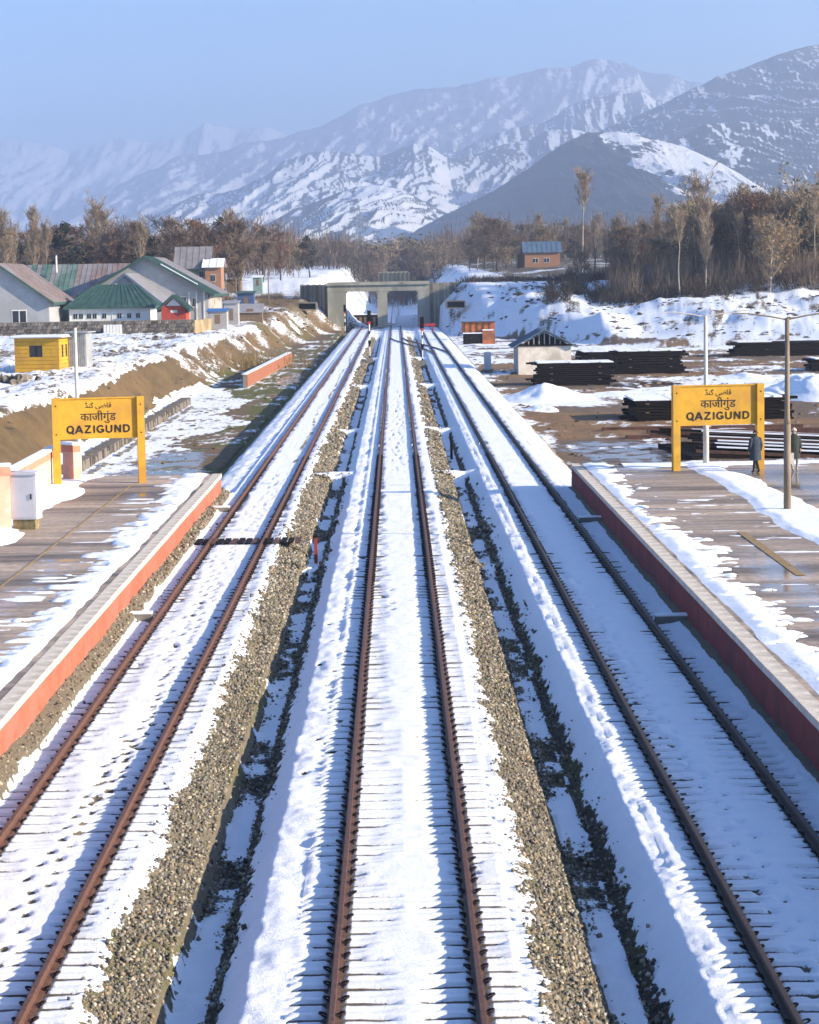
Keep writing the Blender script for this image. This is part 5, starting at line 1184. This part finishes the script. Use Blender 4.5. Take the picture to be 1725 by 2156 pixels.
# distant wood as one mass
def twig_mass(name, pts, n_, h_, w_, m_, seed, wd=.12):
    r = np.random.default_rng(seed); P0 = []; P1 = []
    for (x, y, z, hh_) in pts:
        k = n_; a0 = np.c_[r.normal(0, w_*.25, k), r.normal(0, w_*.25, k), r.random(k)*hh_*.6]; dd_ = np.c_[r.normal(0, w_*.28, k), r.normal(0, w_*.28, k), (.25+r.random(k)*.4)*hh_]
        P0.append(a0+(x, y, z)); P1.append(a0+dd_+(x, y, z)); P0.append(np.array([[x, y, z-.5]])); P1.append(np.array([[x+r.normal(0, .3), y, z+hh_]]))
    Q = ribbon(np.concatenate(P0), np.concatenate(P1), wd, wd*.3, r)
    o = link(name, np_mesh(name, Q.reshape(-1, 3), np.arange(len(Q)*4).reshape(-1, 4), m_)); return tag(o, kind='stuff')
def scatter(n, u0_, u1_, Y0_, Y1_, h0_, h1_, seed):
    r = np.random.default_rng(seed); out = []
    for i in range(n):
        Y = Y0_+(Y1_-Y0_)*r.random(); u_ = u0_+(u1_-u0_)*r.random(); x = at(u_, 560, Y).x; out.append((x, Y, gz(x, Y)-.2, r.uniform(h0_, h1_)))
    return out
twig_mass('distant_wood', scatter(1100, 480, 1760, 760, 1350, 9, 15, 5), 42, 12, 4.5, MAT['twig'], 5, .17)
twig_mass('distant_wood', scatter(420, -60, 620, 520, 900, 8, 13, 6), 42, 12, 4, MAT['twig'], 6, .14)
twig_mass('distant_wood', scatter(300, 480, 1760, 760, 1200, 8, 13, 15), 50, 12, 4.5, MAT['leafdark'], 15, .17)
twig_mass('undergrowth', scatter(700, 1290, 1800, 372, 440, 2.0, 6.5, 7), 46, 4, 2.2, MAT['twig'], 7, .085)
twig_mass('undergrowth', scatter(330, 1150, 1800, 368, 430, 1.2, 3.2, 8), 60, 2, 2.0, mat('dark_brambles', (.045, .035, .025), .95, .3, .5, 0), 8, .10)
twig_mass('undergrowth', scatter(200, -30, 480, 372, 440, 2, 6, 9), 46, 4, 2.4, MAT['twig'], 9, .09)
twig_mass('undergrowth', scatter(120, 960, 1320, 418, 446, .6, 1.6, 21), 40, 1.5, 1.8, mat('dark_hedge', (.05, .04, .03), .95, .3, .5, 0), 21, .09)
twig_mass('dry_grass', [(at(540, 745, 262).x+random.gauss(0, 2.2), 262+random.gauss(0, 10), gz(at(540, 745, 262).x, 262)-.1, random.uniform(.7, 1.8)) for _ in range(60)], 24, 1.5, 1.0, mat('straw', (.28, .20, .09), .9, .3, .5, 0), 10, .05)

def rocks(name, pts, col, seed):
    r = np.random.default_rng(seed); n = len(pts); P = np.array(pts)
    base = np.array([(1,0,0),(-1,0,0),(0,1,0),(0,-1,0),(0,0,.8),(0,0,-.8),(.7,.7,.4),(-.7,.6,.5),(.6,-.7,.4)], float)
    fa = np.array([(0,6,4),(6,2,4),(2,7,4),(7,1,4),(1,3,4),(3,8,4),(8,0,4),(2,6,5),(6,0,5),(0,8,5),(8,3,5),(3,1,5),(1,7,5),(7,2,5)])
    V = base[None]*P[:, 3][:, None, None]*(.55+.9*r.random((n, 9, 3)))*np.array([1.3, 1, .6]); a = r.random(n)*6.28
    V = np.stack([V[..., 0]*np.cos(a)[:, None]-V[..., 1]*np.sin(a)[:, None], V[..., 0]*np.sin(a)[:, None]+V[..., 1]*np.cos(a)[:, None], V[..., 2]], -1)+P[:, None, :3]
    c = np.repeat(np.array(col)*(.5+r.random((n, 1))), 9, 0)
    me = np_mesh(name, V.reshape(-1, 3), (fa[None]+(np.arange(n)*9)[:, None, None]).reshape(-1, 3), MAT['gravelm'], False, dict(col=c)); tag(link(name, me), kind='stuff')
def scat(n, x0, x1, y0, y1, s0, s1, seed, cond=None):
    r = np.random.default_rng(seed); x = r.uniform(x0, x1, n*3); y = r.uniform(y0, y1, n*3); z = terrain_z(x, y); ok = np.ones(n*3, bool) if cond is None else cond(x, y, z)
    cl = fbm(x/3, y/6, 3, seed) > .48; ok &= cl; x, y, z = x[ok][:n], y[ok][:n], z[ok][:n]; s_ = s0+(s1-s0)*r.random(len(x))**3
    return np.c_[x, y, z, s_]
rocks('rubble', scat(900, 8.6, 48, 97, 270, .05, .28, 61, lambda x, y, z: z < 0), (.10, .07, .05), 1)
rocks('rubble', scat(1300, 9, 85, 285, 430, .10, .55, 62, lambda x, y, z: z > .2), (.09, .075, .055), 2)
rocks('rubble', scat(900, -30, -9.5, 98, 300, .04, .22, 63), (.13, .09, .05), 3)
rocks('rubble', scat(700, -60, -22, 130, 298, .06, .30, 64, lambda x, y, z: z > 1.5), (.12, .09, .06), 4)
rocks('rubble', scat(400, -30, -10.5, 300, 425, .10, .45, 65, lambda x, y, z: z > 0), (.12, .085, .05), 5)
# ------------------------------------------------------------ mountains
def mountain(prof_, Yc, Df, seed, lam, amp, snow_fn, colr_, ext=(-1, -1), shear=.3, gk=1.3, sp=.11):
    Yc, Df, lam = Yc*1.6, Df*1.6, lam*1.6
    pr = [at(u_, v_, Yc) for u_, v_ in prof_]; xs_ = np.array([p.x for p in pr]); zs_ = np.array([p.z for p in pr])
    ns = 560; s = np.linspace(xs_[0], xs_[-1], ns); zc_ = np.interp(s, xs_, zs_)
    ker = np.hanning(7); ker /= ker.sum(); zc_ = np.convolve(np.pad(zc_, 3, 'edge'), ker, 'valid')
    zc_ = zc_+(fbm(s/(lam*.5), s*0+seed, 5, seed)-.5)*zc_.max()*.05
    tt = np.concatenate([np.linspace(-.35, 0, 8)[:-1], np.linspace(0, 1, 125)**.9]); T, S = np.meshgrid(tt, s, indexing='ij'); ZC = np.interp(S, s, zc_)
    dy = Df*T; Yy = Yc-dy
    pw = np.where(T >= 0, np.clip(1-T, 0, 1)**.9, 1+T*1.8)
    wx = (fbm(S/(lam*.8), dy/(lam*1.6), 4, seed+50)-.5)*lam*.55; wy = (fbm(S/(lam*.7)+9, dy/(lam*1.1), 4, seed+55)-.5)*lam*1.6
    rid = 1-np.abs(2*fbm((S+dy*shear+wx)/(lam*2.6), (dy+wy)/(lam*8), 5, seed+3)-1)
    l2 = lam/4.2; rid2 = 0; wgt = 1; a_ = .55
    for o_ in range(5):
        n_ = (1-np.abs(2*vn((S+dy*shear*.8+wx)/l2+o_*7.7, (dy+wy)/(l2*9)+o_*3.1, seed+9+o_)-1))**1.6*wgt
        rid2 = rid2+n_*a_; wgt = np.clip(n_*1.4, 0, 1); a_ *= .62; l2 *= .52
    rid3 = fbm(S/(lam*.10), dy/(lam*.22), 4, seed+19)
    env = np.clip(np.sin(math.pi*np.clip(T, 0, 1)**.75), 0, 1); fade = sm(0, .04, T)
    Zz = ZC*pw + ((rid-1)*amp*.75*ZC*env + (rid2-1)*sp*lam*(env*.8+.2) + (rid3-1)*.02*ZC)*np.where(T < 0, 1, .25+.75*fade)
    gx = (np.gradient(Zz, s, axis=1)-.85*np.gradient(np.convolve(np.pad(zc_, 20, 'edge'), np.ones(41)/41, 'valid'), s)[None, :]*pw).ravel()
    su, sv = S.ravel(), T.ravel(); uu = (su/Yc)*F+831
    sn = snow_fn(uu, sv, rid.ravel(), rid2.ravel(), fbm(su/(lam*.3), dy.ravel()/(lam*.3), 5, seed+30)) + gk*np.clip(-gx-.05, -.6, .6)
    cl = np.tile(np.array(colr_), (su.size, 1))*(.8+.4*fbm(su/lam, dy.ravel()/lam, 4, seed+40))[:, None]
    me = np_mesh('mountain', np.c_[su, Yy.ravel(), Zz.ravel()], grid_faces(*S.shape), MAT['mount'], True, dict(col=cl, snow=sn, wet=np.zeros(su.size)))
    tag(link('mountain', me), kind='structure')
fo = (.022, .03, .036)  # nearer hills; farther ranges paler and bluer, haze put into their ground colour
# near forested hill with a white shoulder
def s1(u_, t_, r1, r2, nz):
    open_ = sm(0, 1, ((u_-1242)-t_*150)/60)*(1-sm(1560, 1660, u_+t_*60))*(1-.75*sm(.38, .62, t_))
    left = sm(.55, .78, t_)*.42+.5*sm(1500, 1600, u_)
    return np.clip(.04+open_*.85+(nz-.5)*1.9*(.45+.55*open_)+left*.9, -.5, 1.5)
mountain([(700, 535), (780, 525), (830, 505), (900, 470), (960, 440), (1040, 400), (1120, 350), (1180, 305), (1235, 279), (1300, 275), (1350, 281), (1420, 300), (1480, 322), (1540, 350), (1600, 390), (1680, 440), (1760, 480)], 2600, 800, 3, 105, .34, s1, fo, shear=-.5, gk=.35, sp=.12)
def s2(u_, t_, r1, r2, nz): return .42+(nz-.5)*1.0-.25*sm(.4, .8, t_)
mountain([(1120, 420), (1240, 330), (1330, 300), (1400, 292), (1440, 286), (1480, 262), (1560, 254), (1620, 262), (1680, 250), (1740, 235), (1850, 200), (2000, 190)], 3100, 900, 5, 115, .32, s2, fo, shear=-.8, gk=1.6)
def s3(u_, t_, r1, r2, nz): return .43+(nz-.5)*.9
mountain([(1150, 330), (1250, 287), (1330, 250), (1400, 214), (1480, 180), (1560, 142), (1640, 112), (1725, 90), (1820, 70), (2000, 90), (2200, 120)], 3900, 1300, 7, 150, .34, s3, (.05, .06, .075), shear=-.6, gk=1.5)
def s4b(u_, t_, r1, r2, nz): return .10+.75*np.exp(-((u_-800)/95)**2)*(1-sm(.22, .42, t_))+(nz-.5)*1.2+.25*sm(.6, .8, t_)
mountain([(460, 540), (560, 470), (620, 438), (700, 410), (750, 392), (800, 389), (850, 400), (900, 428), (960, 455), (1040, 490), (1100, 520)], 3000, 700, 9, 115, .16, s4b, fo, shear=.4)
def s4(u_, t_, r1, r2, nz): return .42+(nz-.5)*.6-.12*(1-sm(480, 600, u_))
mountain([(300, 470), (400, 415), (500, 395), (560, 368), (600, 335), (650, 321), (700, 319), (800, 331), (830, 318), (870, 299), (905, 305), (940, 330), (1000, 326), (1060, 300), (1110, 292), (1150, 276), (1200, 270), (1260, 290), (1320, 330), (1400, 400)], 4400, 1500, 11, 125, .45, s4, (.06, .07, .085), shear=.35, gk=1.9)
def s5(u_, t_, r1, r2, nz): return .46+(nz-.5)*.7
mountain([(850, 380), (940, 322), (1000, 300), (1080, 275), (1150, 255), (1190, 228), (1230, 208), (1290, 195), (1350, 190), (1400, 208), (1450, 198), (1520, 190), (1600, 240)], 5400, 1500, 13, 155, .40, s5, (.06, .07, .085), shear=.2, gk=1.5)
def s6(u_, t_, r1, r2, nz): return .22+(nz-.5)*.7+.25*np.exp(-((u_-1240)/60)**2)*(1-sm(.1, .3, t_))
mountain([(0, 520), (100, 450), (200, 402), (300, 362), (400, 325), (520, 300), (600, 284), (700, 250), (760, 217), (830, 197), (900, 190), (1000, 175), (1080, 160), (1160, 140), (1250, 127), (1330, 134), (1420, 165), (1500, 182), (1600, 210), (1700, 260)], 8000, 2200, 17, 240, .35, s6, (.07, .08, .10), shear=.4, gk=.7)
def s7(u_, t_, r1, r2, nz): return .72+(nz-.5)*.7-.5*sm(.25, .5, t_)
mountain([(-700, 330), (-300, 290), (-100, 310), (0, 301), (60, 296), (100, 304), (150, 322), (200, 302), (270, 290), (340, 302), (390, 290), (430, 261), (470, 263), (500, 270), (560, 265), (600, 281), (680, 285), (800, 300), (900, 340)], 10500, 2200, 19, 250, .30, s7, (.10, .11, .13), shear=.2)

# ------------------------------------------------------------ haze
m = bpy.data.materials.new('valley_haze'); m.use_nodes = True; t_ = m.node_tree
for n_ in list(t_.nodes):
    if n_.type != 'OUTPUT_MATERIAL': t_.nodes.remove(n_)
pv = t_.nodes.new('ShaderNodeVolumePrincipled'); pv.inputs['Density'].default_value = HAZE_D; pv.inputs['Color'].default_value = (*HAZE_COL, 1); pv.inputs['Anisotropy'].default_value = .55
t_.links.new(pv.outputs[0], [n_ for n_ in t_.nodes if n_.type == 'OUTPUT_MATERIAL'][0].inputs['Volume'])
hz = MB().box(-25000, 25000, -300, 18200, -3.2, 1060).build('haze', m); tag(hz, kind='stuff')
